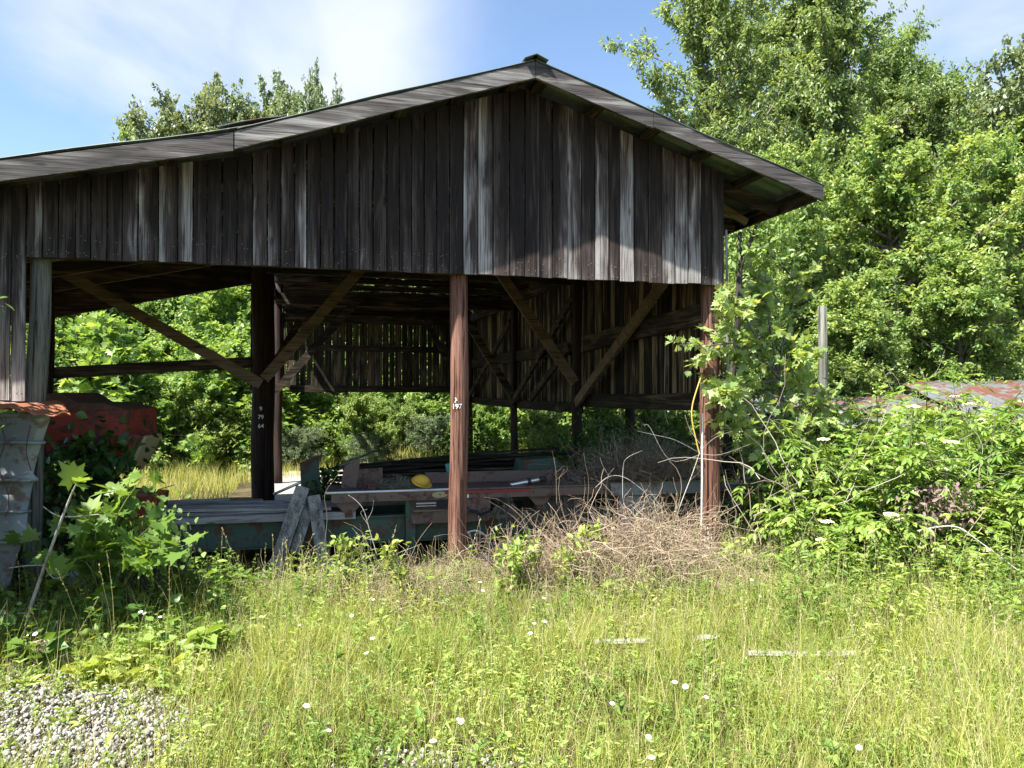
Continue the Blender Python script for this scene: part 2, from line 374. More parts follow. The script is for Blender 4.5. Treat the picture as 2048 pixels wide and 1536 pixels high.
class Acc:
    def __init__(s): s.V = []; s.L = []; s.S = []; s.T = []; s.nv = 0; s.nl = 0
    def add(s, V, L, S, tint=.5):
        s.V.append(V); s.L.append(np.asarray(L) + s.nv); s.S.append(np.asarray(S) + s.nl)
        s.T.append(np.full(len(V), tint) if np.isscalar(tint) else tint); s.nv += len(V); s.nl += len(L)
    def build(s, name, mat, parent=None, smooth=True):
        return mesh_np(name, np.concatenate(s.V), np.concatenate(s.L), np.concatenate(s.S), mat, parent,
                       {'tint': np.concatenate(s.T), 'tone': np.concatenate(s.T)}, smooth)
def curvy(rng, P0, D0, length, k=8, wob=.5, grav=0.0):
    """random-walk paths"""
    n = len(P0); P = np.zeros((n, k, 3)); P[:, 0] = P0; D = D0 / np.linalg.norm(D0, axis=1, keepdims=True)
    C = rng.normal(size=(n, 3)) * wob * .6
    for i in range(1, k):
        D = D + C / k * 2 + rng.normal(size=(n, 3)) * wob / math.sqrt(k); D[:, 2] += grav / k
        D /= np.linalg.norm(D, axis=1, keepdims=True)
        P[:, i] = P[:, i - 1] + D * (length / (k - 1))[:, None]
    return P
def X_(px, z): return (px - 1024) / F * z
def W_(px, py, z): return Vector(((px - 1024) / F * z, z, CAMZ + (HZ - py) / F * z))
BP0 = Vector((2.13, 7.75, 0)); BM = Matrix.Translation(BP0) @ Matrix.Rotation(BT, 4, 'Z'); BMI = BM.inverted()
def Bw(u, v, z): return BM @ Vector((u, v, z))
def L_(px, py, v):   # pixel on the barn plane at depth v -> local
    d = Vector(((px - 1024) / F, 1, (HZ - py) / F)); o = BMI @ Vector((0, 0, CAMZ)); dl = BMI.to_3x3() @ d
    return o + dl * ((v - o.y) / dl.y)

# ------------------------------------------------------------------ the ground
rng = np.random.default_rng(11)
def gz(x, y):
    return .035 * np.sin(x * 1.3 + .5) * np.sin(y * 1.1) + .02 * np.sin(x * 3.1 + y * 2.3)
def build_ground():
    def ax(a, b, c, d, n):
        return np.unique(np.concatenate([np.linspace(a, b, n), [c, c * .5, d * .5, d, c * .25, d * .25]]))
    xs = ax(-16, 16, -400, 400, 150); ys = ax(-4, 26, -60, 900, 150)
    gx, gy = np.meshgrid(xs, ys); near = np.clip(1 - np.maximum(np.abs(gx) - 14, 0) / 3, 0, 1) * np.clip(1 - np.maximum(np.abs(gy - 10) - 15, 0) / 3, 0, 1)
    g = gz(gx, gy) * near - .0; V = np.stack([gx, gy, g], 2).reshape(-1, 3)
    nx, ny = len(xs), len(ys); i, j = np.meshgrid(np.arange(ny - 1), np.arange(nx - 1), indexing='ij')
    a = i * nx + j; q = np.stack([a, a + 1, a + nx + 1, a + nx], 2).reshape(-1)
    o = mesh_np('ground', V, q, np.arange(len(q) // 4) * 4, M['ground'], smooth=True); tag(o, kind='structure')
build_ground()
# ------------------------------------------------------------------ the barn
barn = empty('barn', BP0, BT, 'long open-sided timber pole barn with dark weathered board gable and low tin roof', 'barn')
RU, RH, LU, LH = -2.11, 4.66, -4.60, 3.82
def H(u):
    if u > RU: return RH - .305 * (u - RU)
    if u > LU: return RH - (RH - LH) / (RU - LU) * (RU - u)
    return LH - .222 * (LU - u)
def slope_sheet(u0, u1, v0, v1, name, wave_len=.17, amp=.011):
    nu = 14; nv = int((v1 - v0) / (wave_len / 6)); vs = []; fs = []
    for i in range(nu + 1):
        u = u0 + (u1 - u0) * i / nu
        for j in range(nv + 1):
            v = v0 + (v1 - v0) * j / nv
            z = H(u) + amp * math.sin(2 * math.pi * v / wave_len) + .012 * mnoise.noise(Vector((u * 1.2, v * .8, 3))) + .006 * math.sin(u * 3.1)
            vs.append((u, v + (.02 * mnoise.noise(Vector((u * 2, 9, 0))) if j == 0 else 0), z))
    for i in range(nu):
        for j in range(nv):
            a = i * (nv + 1) + j; fs.append((a, a + nv + 1, a + nv + 2, a + 1))
    return MB().add(vs, fs, .5).build(name, M['roof'], barn, solid=.004)
VB = 11.75
slope_sheet(RU + .01, .88, -.43, 11.58, 'roof_panel'); slope_sheet(RU + .01, -1.5, 11.58, VB + .35, 'roof_panel')
slope_sheet(LU, RU - .01, -.43, 11.76, 'roof_panel'); slope_sheet(RU - .75, RU - .01, 11.76, VB + .35, 'roof_panel')
slope_sheet(-9.4, LU + .12, -.43, 5.15, 'roof_panel')
m = MB()     # loose lifted sheet end near the change of pitch
m.beam((LU + .35, -.2, H(LU + .35) + .012), (LU - .15, -.2, H(LU - .15) + .03), .46, .006, .5, n=3, bow=.012)
m.build('roof_patch', M['rust_roof'], barn)
m = MB()
for s, ue in ((1, RU + .11), (-1, RU - .11)):
    m.beam((RU, -.46, RH + .026), (RU, VB + .35, RH + .026), .03, .012, .5)
    m.hexa([(RU, -.47, RH + .03), (ue, -.47, H(ue) + .02), (ue, VB + .36, H(ue) + .02), (RU, VB + .36, RH + .03),
            (RU, -.47, RH + .036), (ue, -.47, H(ue) + .024), (ue, VB + .36, H(ue) + .024), (RU, VB + .36, RH + .036)][::1])
m.build('ridge_cap', M['roof'], barn)
# fascia boards
def fascia(u0, u1, h=.14, dz=0.0, n=8):
    m = MB(); vs = []; fs = []
    for i in range(n + 1):
        u = u0 + (u1 - u0) * i / n; z = H(u) - .022 + dz
        hh = h * (1 + .05 * mnoise.noise(Vector((u * 1.7, 4, 1))))
        for v in (-.425, -.39): vs += [(u, v, z - hh), (u, v, z)]
    for i in range(n):
        a = i * 4; b = a + 4
        fs += [(a, b, b + 1, a + 1), (a + 2, a + 3, b + 3, b + 2), (a + 1, b + 1, b + 3, a + 3), (a, a + 2, b + 2, b)]
    fs += [(0, 1, 3, 2), (n * 4, n * 4 + 2, n * 4 + 3, n * 4 + 1)]
    m.add(vs, fs, random.uniform(.15, .5)).build('fascia_board', M['fascia'], barn)
fascia(RU + .002, -.97); fascia(-.966, .86, dz=.012); fascia(-4.62, RU - .002); fascia(-9.3, -4.63, dz=-.004, h=.15)
# purlins (ends show in the overhang)
def Hu(u): return H(u) - .03
pu = [RU + .12 + .56 * i for i in range(5)] + [.78] + [RU - .12 - .52 * i for i in range(5)]
for u in pu:
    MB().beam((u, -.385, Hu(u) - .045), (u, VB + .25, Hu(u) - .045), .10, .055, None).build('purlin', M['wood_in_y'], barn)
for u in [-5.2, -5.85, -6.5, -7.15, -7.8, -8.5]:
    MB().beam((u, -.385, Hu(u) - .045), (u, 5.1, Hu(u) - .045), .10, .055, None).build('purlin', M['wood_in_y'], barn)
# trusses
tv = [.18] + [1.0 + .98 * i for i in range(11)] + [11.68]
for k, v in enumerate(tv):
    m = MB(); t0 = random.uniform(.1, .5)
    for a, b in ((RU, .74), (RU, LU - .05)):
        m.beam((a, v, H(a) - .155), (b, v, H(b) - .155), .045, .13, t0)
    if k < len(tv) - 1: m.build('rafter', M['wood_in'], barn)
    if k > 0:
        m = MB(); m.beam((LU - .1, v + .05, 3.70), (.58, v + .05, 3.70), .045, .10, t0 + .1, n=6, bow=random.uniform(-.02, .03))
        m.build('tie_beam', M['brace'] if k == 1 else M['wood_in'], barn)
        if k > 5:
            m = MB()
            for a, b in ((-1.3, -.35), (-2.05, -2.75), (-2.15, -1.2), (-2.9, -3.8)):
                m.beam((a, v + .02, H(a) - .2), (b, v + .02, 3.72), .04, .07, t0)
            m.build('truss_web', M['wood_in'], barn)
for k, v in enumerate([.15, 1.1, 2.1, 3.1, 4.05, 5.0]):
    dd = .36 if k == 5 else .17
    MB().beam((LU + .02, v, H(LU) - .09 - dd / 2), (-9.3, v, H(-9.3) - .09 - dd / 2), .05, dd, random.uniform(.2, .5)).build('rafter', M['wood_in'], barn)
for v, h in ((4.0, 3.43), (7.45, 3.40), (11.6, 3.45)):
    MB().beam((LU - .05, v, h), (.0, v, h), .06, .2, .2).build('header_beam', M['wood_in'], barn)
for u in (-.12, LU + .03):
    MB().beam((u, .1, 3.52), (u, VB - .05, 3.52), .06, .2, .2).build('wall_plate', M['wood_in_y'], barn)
m = MB(); m.box((.50, 1.03, 3.72), (.10, .006, .08)); m.build('nail_plate', M['steel'], barn)
# eave brace under the right overhang
MB().beam((-.02, .62, 3.92), (.66, .62, 3.60), .045, .075, .6).build('eave_brace', M['brace'], barn)
MB().beam((-.02, .60, 3.74), (.62, .66, 3.66), .045, .07, .6).build('eave_brace', M['brace'], barn)
MB().beam((.80, -.38, H(.8) - .12), (.80, VB, H(.8) - .12), .04, .1, .3).build('eave_board', M['wood_in_y'], barn)
# front siding, board by board; tones read from the photograph
def usx(px, v=0.0): return L_(px, HZ, v).x
edges = [52, 84, 116, 150, 181, 213, 244, 275, 316, 355, 385, 413, 443, 473, 504, 534, 561, 588, 612, 640, 667, 693, 718, 745, 772, 797, 822, 847, 872, 898,
         925, 955, 985, 1018, 1048, 1077, 1104, 1133, 1162, 1189, 1216, 1239, 1267, 1295, 1322, 1348, 1375, 1400, 1423, 1447]
tone = {275: .34, 316: .15, 355: .55, 504: .34, 588: .30, 822: .1, 925: .72, 955: .75, 985: .28, 1018: .12, 1048: .12, 1077: .3, 1104: .02, 1133: .0, 1162: .62, 1189: .0, 1216: .55, 1239: .18, 1267: .72,
        1295: .15, 1322: .22, 1348: .45, 1375: .5, 1400: .46, 1423: .0}
nails = MB()
edge_t = {275: (.75, -.1), 316: (.6, .0), 355: (.45, .85), 504: (.35, .3), 534: (.45, -.1), 588: (.1, .55), 925: (.62, .45), 955: (.85, .25), 985: (.3, .15), 1018: (.1, .1), 1048: (-.1, .35), 1077: (.0, .2), 1104: (-.1, .55),
          1133: (.85, .35), 1162: (.2, .05), 1189: (.6, .5), 1216: (.2, .0), 1239: (.75, .85), 1267: (.1, .2), 1295: (.3, .15), 1322: (.5, .45), 1348: (.6, .5), 1375: (.55, .65), 1400: (.0, .1), 640: (.2, -.1), 693: (-.1, .25), 413: (-.1, .2)}
def btone(k):
    if k in edge_t: a, b = edge_t[k]; return (a + .02, b + .02)
    a = random.choice([.02, .06, .1, .16]); b = a + (random.choice([-.1, .3]) if random.random() < .45 else 0)
    return (a, b) if random.random() < .5 else (b, a)
def board_run(mb, edges, v, zb, zt, tones, th=.024, wav=.012, gap=.010, step=.25, nail_rows=()):
    for a, b in zip(edges[:-1], edges[1:]):
        key = a; u0, u1 = usx(a, v) + gap / 2, usx(b, v) - gap / 2
        t = tones(key); dv = random.uniform(-.009, .009)
        zb_ = zb(a) + random.uniform(-.008, .008)
        zt0, zt1 = zt(u0), zt(u1); n = 8; vs = []; fs = []; sd = random.random() * 50
        lean = random.uniform(-.004, .004)
        for i in range(n + 1):
            f = i / n
            wb = .004 * mnoise.noise(Vector((sd, f * 3, 0))); wc = .004 * mnoise.noise(Vector((sd + 9, f * 3, 0)))
            for uu, zt_, ww in ((u0, zt0, wb), (u1, zt1, wc)):
                z = zb_ + (zt_ - zb_) * f
                warp = .006 * mnoise.noise(Vector((sd + 20, f * 1.5, 0)))
                for vv in (-th, 0): vs.append((uu + ww + lean * f, v + vv + dv + warp, z))
        for i in range(n):
            p = i * 4; q = p + 4
            fs += [(p, p + 2, q + 2, q), (p + 1, q + 1, q + 3, p + 3), (p, q, q + 1, p + 1), (p + 2, p + 3, q + 3, q + 2)]
        fs += [(0, 1, 3, 2), (n * 4, n * 4 + 2, n * 4 + 3, n * 4 + 1)]
        tl, tr_ = t if isinstance(t, tuple) else (t, t)
        mb.add(vs, fs, [tl, tl, tr_, tr_] * (n + 1))
        for zr in nail_rows:
            for uu in (u0 + .03, (u0 + u1) / 2, u1 - .03):
                if random.random() < .6:
                    nails.box((uu + random.uniform(-.01, .01), v - th + dv - .002, zb_ + zr + random.uniform(-.03, .03)), (.005, .004, .005), .5)
zbot = lambda px: L_(px, 512 + (px - 52) * (570 - 512) / (1447 - 52), 0).z
mb = MB()
board_run(mb, edges, 0, zbot, lambda u: H(u) - .10, lambda k: btone(k), nail_rows=(.045, .15))
board_run(mb, [-210, -175, -140, -105, -70, -40, -8, 22, 52], 0, lambda px: 1.645, lambda u: H(u) - .10, lambda k: .12 + random.uniform(-.08, .1), nail_rows=(.05, 1.15))
mb.add(nails.v, nails.f, .5, mi=1)
fs_ = mb.build('gable_siding', [M['siding'], M['wire']], barn)
# header behind the siding's lower edge
MB().beam((usx(60), .06, 2.86), (-.05, .06, 2.88), .05, .14, .2).build('header_beam', M['wood_in'], barn)
# posts: (u, v, radius bottom, radius top, height, material)
def pole(u, v, rb, rt, h, mat, lean=(0, 0), name='post', par=barn, wob=.10):
    n = 14; P = [(u + lean[0] * i / n + .008 * math.sin(i * .8 + u), v + lean[1] * i / n, h * i / n) for i in range(n + 1)]
    return MB().tube(P, [rb + (rt - rb) * i / n for i in range(n + 1)], 28, .5, wob=wob).build(name, mat, par, smooth=True)
FV = .14
pc = pole(usx(916, FV), FV, .087, .078, 4.3, M['post_red'], lean=(.02, 0))
pr = pole(usx(1420, FV), FV, .098, .090, 3.85, M['post_red'], lean=(.0, 0))
pg = pole(usx(57, FV), FV, .085, .075, 3.2, M['post_grey'], lean=(.10, 0))
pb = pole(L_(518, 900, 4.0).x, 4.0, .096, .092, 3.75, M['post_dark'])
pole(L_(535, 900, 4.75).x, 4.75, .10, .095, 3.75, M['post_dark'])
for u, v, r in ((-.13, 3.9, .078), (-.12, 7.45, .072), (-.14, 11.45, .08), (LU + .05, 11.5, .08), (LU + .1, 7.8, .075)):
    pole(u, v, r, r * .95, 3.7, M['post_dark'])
pole(L_(98, 780, 4.0).x, 4.0, .055, .055, H(-7.2) - .2, M['post_dark'])
# stencilled marks on the posts
def marks(post, rows, zc, size, u, v, r, name='painted_marks', xoff=0.0):
    cd = BMI @ Vector((0, 0, CAMZ)) - Vector((u, v, 0)); an0 = math.atan2(cd.x, -cd.y)
    for (txt, dx, z, s) in rows:
        c = bpy.data.curves.new('t', 'FONT'); c.body = txt; c.size = s; c.align_x = 'CENTER'; c.extrude = .0012; c.offset = s * .012
        o = bpy.data.objects.new('t', c); COL.objects.link(o)
        dg = bpy.context.evaluated_depsgraph_get(); me = bpy.data.meshes.new_from_object(o.evaluated_get(dg))
        bpy.data.objects.remove(o)
        for vt in me.vertices:
            x = vt.co.x + dx; an = x / r + an0
            rr = r + .004 + vt.co.z
            vt.co = Vector((u + math.sin(an) * rr, v - math.cos(an) * rr, zc + z + vt.co.y))
        me.materials.append(M['white']); o2 = bpy.data.objects.new(name, me); COL.objects.link(o2); o2.parent = post
marks(pc, [('\u03bb', -.004, .055, .060), ('197', 0, 0, .062)], L_(912, 817, .05).z, 1, usx(914, FV), FV, .083, xoff=0)
marks(pb, [('9', .0, .14, .075), ('79', 0, .03, .075), ('64', 0, -.09, .075)], L_(525, 842, 3.9).z, 1, L_(522, 900, 4.0).x, 4.0, .106)
marks(pr, [('D', -.03, .105, .05), ('6', -.012, .055, .045), ('79 L', -.008, 0, .054), ('18 L', -.008, -.085, .054)], L_(1412, 1080, .05).z, 1, usx(1418, FV), FV, .099)
# braces
def br(p0, p1, w_=.05, h_=.14, mat='brace', t=.5, name='brace'):
    return MB().beam(p0, p1, w_, h_, t).build(name, M[mat], barn)
def pv(px, py, v): p = L_(px, py, v); return (p.x, v, p.z)
br(pv(736, 520, 3.86), pv(528, 758, 3.86))
br(pv(104, 532, 3.84), pv(522, 768, 3.84))
br(pv(724, 590, 7.3), pv(548, 785, 7.3), mat='wood_in', t=.2)
br(pv(1000, 545, 3.75), pv(1150, 765, 3.75))
br(pv(936, 645, 7.3), pv(1030, 800, 7.3), mat='wood_in', t=.5)
br(pv(950, 660, 11.3), pv(988, 812, 11.3), .04, .1, 'wood_in', .3)
br((-.16, .2, 3.35), (-.20, 3.75, 1.56), .05, .14)
br((-.16, 4.0, 3.15), (-.20, 7.3, 1.52), .05, .12, 'wood_in', .3)
br((-.16, 7.6, 3.1), (-.20, 11.3, 1.6), .05, .12, 'wood_in', .2)
br((-.22, 4.0, 2.4), (-.22, 6.0, 1.6), .05, .12, 'wood_in', .2)
br(pv(850, 640, 11.3), pv(905, 740, 11.3), .05, .12, 'wood_in', .1)
br(pv(104, 746, 4.05), pv(508, 724, 4.05), .05, .145, 'wood_in', .2, 'rail')
br(pv(538, 745, 4.9), pv(600, 640, 4.9), .05, .1, 'wood_in', .2)
# narrow upright trim beside the inner post
MB().beam(pv(505, 780, 4.1), pv(505, 540, 4.1), .05, .05, .3, up=(0, 1, 0)).build('trim_board', M['wood_in'], barn)
# rear wall with daylight between boards
def vboards(fix, a0, a1, z0, z1, along, wmin, wmax, gapmin, gapmax, tonef, th=.022, ragged=.02):
    mb = MB(); a = a0
    while a < a1:
        w_ = random.uniform(wmin, wmax); b = min(a + w_, a1); zb = z0(a) + random.uniform(-ragged, ragged); zt = z1(a); zt2 = z1(b)
        l = random.uniform(-.006, .006); d = random.uniform(-.006, .006); ta = random.uniform(-.004, .004)
        def P(s, n_, z): return (s, fix + n_, z) if along == 'u' else (fix + n_, s, z)
        q = [P(a + l, d, zb), P(b + l + ta, d, zb), P(b + l + ta, d + th, zb), P(a + l, d + th, zb), P(a, d, zt), P(b, d, zt2), P(b, d + th, zt2), P(a, d + th, zt)]
        mb.hexa(q, tonef()); a = b + random.uniform(gapmin, gapmax)
    return mb
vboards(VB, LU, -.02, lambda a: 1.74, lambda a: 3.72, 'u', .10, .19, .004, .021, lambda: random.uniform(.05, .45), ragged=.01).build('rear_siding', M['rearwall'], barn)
MB().beam((LU, VB - .04, 1.82), (0, VB - .04, 1.80), .05, .16, .1).build('girt', M['wood_in'], barn)
MB().beam((LU, VB - .04, 2.78), (0, VB - .04, 2.76), .05, .15, .1).build('girt', M['wood_in'], barn)
MB().beam((LU, VB - .04, 3.58), (0, VB - .04, 3.58), .05, .2, .1).build('girt', M['wood_in'], barn)
# right wall of slabs: two runs, near one higher
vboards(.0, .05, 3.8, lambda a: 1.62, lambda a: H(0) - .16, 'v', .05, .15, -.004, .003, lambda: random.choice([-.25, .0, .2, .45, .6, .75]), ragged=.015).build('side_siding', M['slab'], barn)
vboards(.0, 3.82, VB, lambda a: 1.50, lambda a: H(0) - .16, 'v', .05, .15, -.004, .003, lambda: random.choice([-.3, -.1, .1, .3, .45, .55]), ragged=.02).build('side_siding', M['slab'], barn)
MB().beam((-.06, .1, 1.62), (-.06, 3.85, 1.60), .06, .19, .15, n=4, bow=-.01).build('girt', M['wood_in_y'], barn)
MB().beam((-.06, 3.9, 1.49), (-.06, VB, 1.55), .06, .16, .0, n=4, bow=-.02).build('girt', M['wood_in_y'], barn)
MB().beam((-.07, .05, 2.53), (-.07, 3.85, 2.42), .07, .22, .35, n=5, bow=.01).build('girt', M['wood_in_y'], barn)
MB().beam((-.07, 3.9, 2.40), (-.07, VB, 2.42), .06, .20, .1, n=5, bow=.01).build('girt', M['wood_in_y'], barn)
# pale pole and conduit at the right corner
MB().tube([(.03, -.02, 1.55), (.035, -.02, 2.3), (.03, -.02, 2.9), (.025, -.015, 3.35)], .013, 8).build('corner_strip', M['plank_z'], barn)
MB().tube([(usx(1402, .03), .03, .35), (usx(1404, .03), .03, 1.05), (usx(1405, .03), .03, 1.5)], .009, 8).build('conduit', M['white'], barn)
# hanging cables
def loc_path(pts, v): return [tuple(L_(x, y, v)) for x, y in pts]
def smooth_path(pts, n=6):
    P = [Vector(p) for p in pts]; out_ = []
    for i in range(len(P) - 1):
        a, b, c, d = P[max(i - 1, 0)], P[i], P[i + 1], P[min(i + 2, len(P) - 1)]
        for k in range(n):
            t = k / n; out_.append(.5 * ((2 * b) + (c - a) * t + (2 * a - 5 * b + 4 * c - d) * t * t + (3 * b - a - 3 * c + d) * t ** 3))
    return out_ + [P[-1]]
c = MB().tube([BM @ p for p in smooth_path(loc_path([(1404, 748), (1395, 775), (1385, 810), (1384, 840), (1392, 880), (1399, 910)], .06))], .007, 8).build('hanging_cable', M['yellow_cable'], smooth=True)
tag(c, 'faded yellow cable drooping beside the right front post', 'cable')
c = MB().tube([BM @ p for p in smooth_path(loc_path([(1362, 628), (1345, 630), (1335, 645), (1331, 690), (1329, 790), (1331, 830), (1337, 850)], 1.2))], .0045, 6).build('hanging_wire', M['wire'], smooth=True)
tag(c, 'thin grey wire hanging from the inner side wall beam', 'wire')
c = MB().tube([BM @ p for p in smooth_path(loc_path([(1168, 575), (1165, 640), (1164, 760), (1166, 800)], 3.6))], .0035, 6).build('hanging_wire', M['wire'], smooth=True)
tag(c, 'straight thin wire dangling beside the dark middle side wall post', 'wire')
# floor slab
m = MB(); m.box((-3.2, 8.0, .03), (3.0, 8.0, .07)); o = m.build('concrete_floor', M['concrete'], None, bevel=.01); o.matrix_world = BM; tag(o, kind='structure')
def fromL(o): o.matrix_world = BM @ o.matrix_world; return o
m = MB(); n_ = 12
m.tube([(usx(1412), -.02, -.03), (usx(1412), -.02, .05), (usx(1414), -.02, .10)], [.22, .20, .12], 9, .5, wob=.6)
o = m.build('footing_stone', M['concrete']); o.matrix_world = BM; tag(o, 'pale broken concrete footing at the foot of the right front post', 'footing')
# ------------------------------------------------------------------ things inside and around the barn (barn axes)
def top(name, loc, label, cat, group=None, tilt=0.0):
    p = BM @ Vector(loc); return empty(name, p, BT + tilt, label, cat, group)
def rel(o, p):  # barn-local point into the frame of thing o (same yaw)
    return Vector(p) - (BMI @ o.location)
# green sawmill bed
g = top('sawmill_bed', (-3.2, 1.5, 0), 'long green steel sawmill bed frame lying low across the barn front', 'machine bed')
def gb(name, p0, p1, w_, h, mat, **k): return MB().beam(rel(g, p0), rel(g, p1), w_, h, .4, **k).build(name, mat, g)
for v in (1.35, 2.15):
    m = MB(); p0, p1 = rel(g, (-6.3, v, .27)), rel(g, (.4, v, .27))
    m.beam(p0, p1, .02, .26, .4); m.beam(p0 + Vector((0, 0, .135)), p1 + Vector((0, 0, .135)), .11, .014, .4); m.beam(p0 - Vector((0, 0, .135)), p1 - Vector((0, 0, .135)), .11, .014, .4)
    m.build('side_rail', M['green'], g)
for u in (-6.0, -5.0, -4.1, -3.2, -2.3, -1.4, -.5): gb('cross_bar', (u, 1.36, .2), (u, 2.14, .2), .06, .1, M['green'])
for u in (-5.9, -4.75, -3.6, -1.9, -.7): gb('foot', (u, 1.36, 0), (u, 1.36, .13), .14, .12, M['rust'], up=(0, 1, 0))
gb('rail_timber', (-6.3, 1.30, .455), (-3.55, 1.30, .435), .09, .075, M['plank'])
gb('rail_timber', (-6.2, 2.1, .45), (-.3, 2.1, .44), .09, .07, M['plank'])
MB().beam(rel(g, (-2.98, 1.28, .0)), rel(g, (-2.98, 1.28, .62)), .10, .10, .4, up=(0, 1, 0)).build('bracket', M['green'], g)
# brown roller table
t = top('work_table', (-2.3, 1.5, 0), 'long rusty brown steel work table carrying a control box and the hard hat', 'work table')
def tb(name, p0, p1, w_, h, mat, par=t, **k): return MB().beam(rel(t, p0), rel(t, p1), w_, h, .4, **k).build(name, mat, par)
TZ = .68
m = MB(); m.beam(rel(t, (-3.84, 1.5, TZ)), rel(t, (-.75, 1.5, TZ - .01)), .62, .02, .4); tp = m.build('table_top', M['brown'], t, bevel=.004)
m = MB(); m.beam(rel(t, (-3.80, 1.185, TZ - .055)), rel(t, (-.75, 1.185, TZ - .065)), .02, .085, .4)
fr = m.build('front_rail', M['brown'], t)
m = MB(); m.beam(rel(t, (-3.86, 1.19, TZ + .002)), rel(t, (-2.5, 1.19, TZ + .0)), .035, .03, .4); m.build('rounded_lip', M['steel'], t, bevel=.012)
tb('back_rail', (-3.80, 1.80, TZ - .055), (-.75, 1.80, TZ - .06), .02, .09, M['brown'])
tb('back_guard', (-2.75, 1.74, TZ + .07), (-.75, 1.74, TZ + .06), .02, .12, M['brown'])
for u in (-3.62, -1.55):
    for v in (1.27, 1.74):
        lg = tb('leg', (u, v, .42 if v < 1.5 else .02), (u, v, TZ - .1), .075, .075, M['rust'], up=(0, 1, 0))
        if v < 1.5:
            q = MB(); a, b = rel(t, (u, v - .05, TZ - .10)), Vector((0, 0, 0))
            q.hexa([a + Vector(o_) for o_ in ((-.05, 0, -.11), (.05, 0, -.11), (.05, .02, -.11), (-.05, .02, -.11), (-.15, 0, 0), (.15, 0, 0), (.15, .02, 0), (-.15, .02, 0))])
            q.build('gusset', M['brown'], lg)
for i in range(9):
    u = -3.7 + i * .17
    q = MB().tube([rel(t, (u, 1.172, TZ - .05)), rel(t, (u, 1.160, TZ - .05))], .008, 8); q.build('bolt', M['darksteel'], fr)
bx_ = MB(); bx_.beam(rel(t, (-2.98, 1.26, .46)), rel(t, (-2.12, 1.26, .455)), .14, .27, .4); cb = bx_.build('control_box', M['brown'], t, bevel=.008)
def cbp(name, u0, u1, z0, z1, mat, dv=.0, th=.012): 
    q = MB(); q.box(rel(t, ((u0 + u1) / 2, 1.185 - dv, (z0 + z1) / 2)), (u1 - u0, th, z1 - z0)); return q.build(name, mat, cb, bevel=.002)
cbp('panel', -2.96, -2.56, .475, .585, M['darksteel']); cbp('slide_rail', -2.93, -2.72, .535, .55, M['steel'], .012); cbp('slide_rail', -2.93, -2.72, .51, .52, M['steel'], .012)
cbp('lever_block', -2.70, -2.60, .50, .57, M['rubber'], .018, .03); cbp('wood_strip', -2.96, -2.60, .455, .475, M['brace'], .01)
q = MB().tube([rel(t, (-2.42, 1.19, .45)), rel(t, (-2.42, 1.11, .45))], [.062, .05], 18); q.build('motor', M['darksteel'], cb)
q = MB().tube(smooth_path([rel(t, p) for p in ((-2.38, 1.15, .45), (-2.30, 1.13, .44), (-2.24, 1.14, .41), (-2.15, 1.16, .43))], 4), .016, 8); q.build('hose', M['rubber'], cb)
for u in (-2.95, -2.15):
    for z in (.345, .36): q = MB().tube([rel(t, (u, 1.19, z)), rel(t, (u, 1.182, z))], .006, 6); q.build('bolt', M['cream'], cb)
q = MB(); cc = rel(t, (-2.68, 1.172, TZ - .05)); q.add([cc + Vector((.085 * math.cos(a * math.pi / 12), d, .033 * math.sin(a * math.pi / 12))) for d in (0, -.004) for a in range(24)],
    [tuple(range(24, 48))[::1]] + [(a, (a + 1) % 24, 24 + (a + 1) % 24, 24 + a) for a in range(24)]); q.build('oval_badge', M['cream'], fr)
q = MB(); q.box(rel(t, (-2.15, 1.168, TZ - .033)), (.95, .006, .028)); q.build('red_stripe', M['redstripe'], fr)
q = MB(); q.box(rel(t, (-2.42, 1.168, TZ - .076)), (.11, .004, .035)); q.build('sticker', M['white'], fr)
MB().tube([rel(t, (-3.15, 1.25, .60)), rel(t, (-2.75, 1.22, .52))], .007, 6).build('push_rod', M['steel'], t)
# rusty plate standing on the table
def plate():
    o = top('rusty_plate', (-3.58, 1.55, TZ), 'upright rusty steel plate with a notched corner on the left end of the table', 'steel plate')
    m = MB(); pts = [(-.10, 0), (.06, 0), (.10, .34), (.02, .28), (-.06, .26), (-.10, .1)]
    m.add([(x, y, z) for y in (0, .012) for x, z in pts], [tuple(range(6))[::-1], tuple(range(6, 12))] + [(i, (i + 1) % 6, 6 + (i + 1) % 6, 6 + i) for i in range(6)])
    m.build('plate', M['brown'], o)
    m = MB(); m.beam((-.02, .02, .1), (.35, .15, .1), .01, .2); m.build('side_flange', M['brown'], o)
plate()
o = top('clamp_block', (-3.38, 1.32, TZ + .01), 'small rusty clamp block sitting on the table left of the hard hat', 'clamp')
m = MB(); m.box((0, 0, .05), (.09, .08, .035)); m.build('upper_jaw', M['rust'], o, bevel=.006)
m = MB(); m.box((0, 0, .015), (.075, .08, .03)); m.build('lower_jaw', M['rust'], o, bevel=.006)
m = MB(); m.tube([(0, 0, .03), (0, .0, .10)], .012, 8); m.build('screw', M['rust'], o)
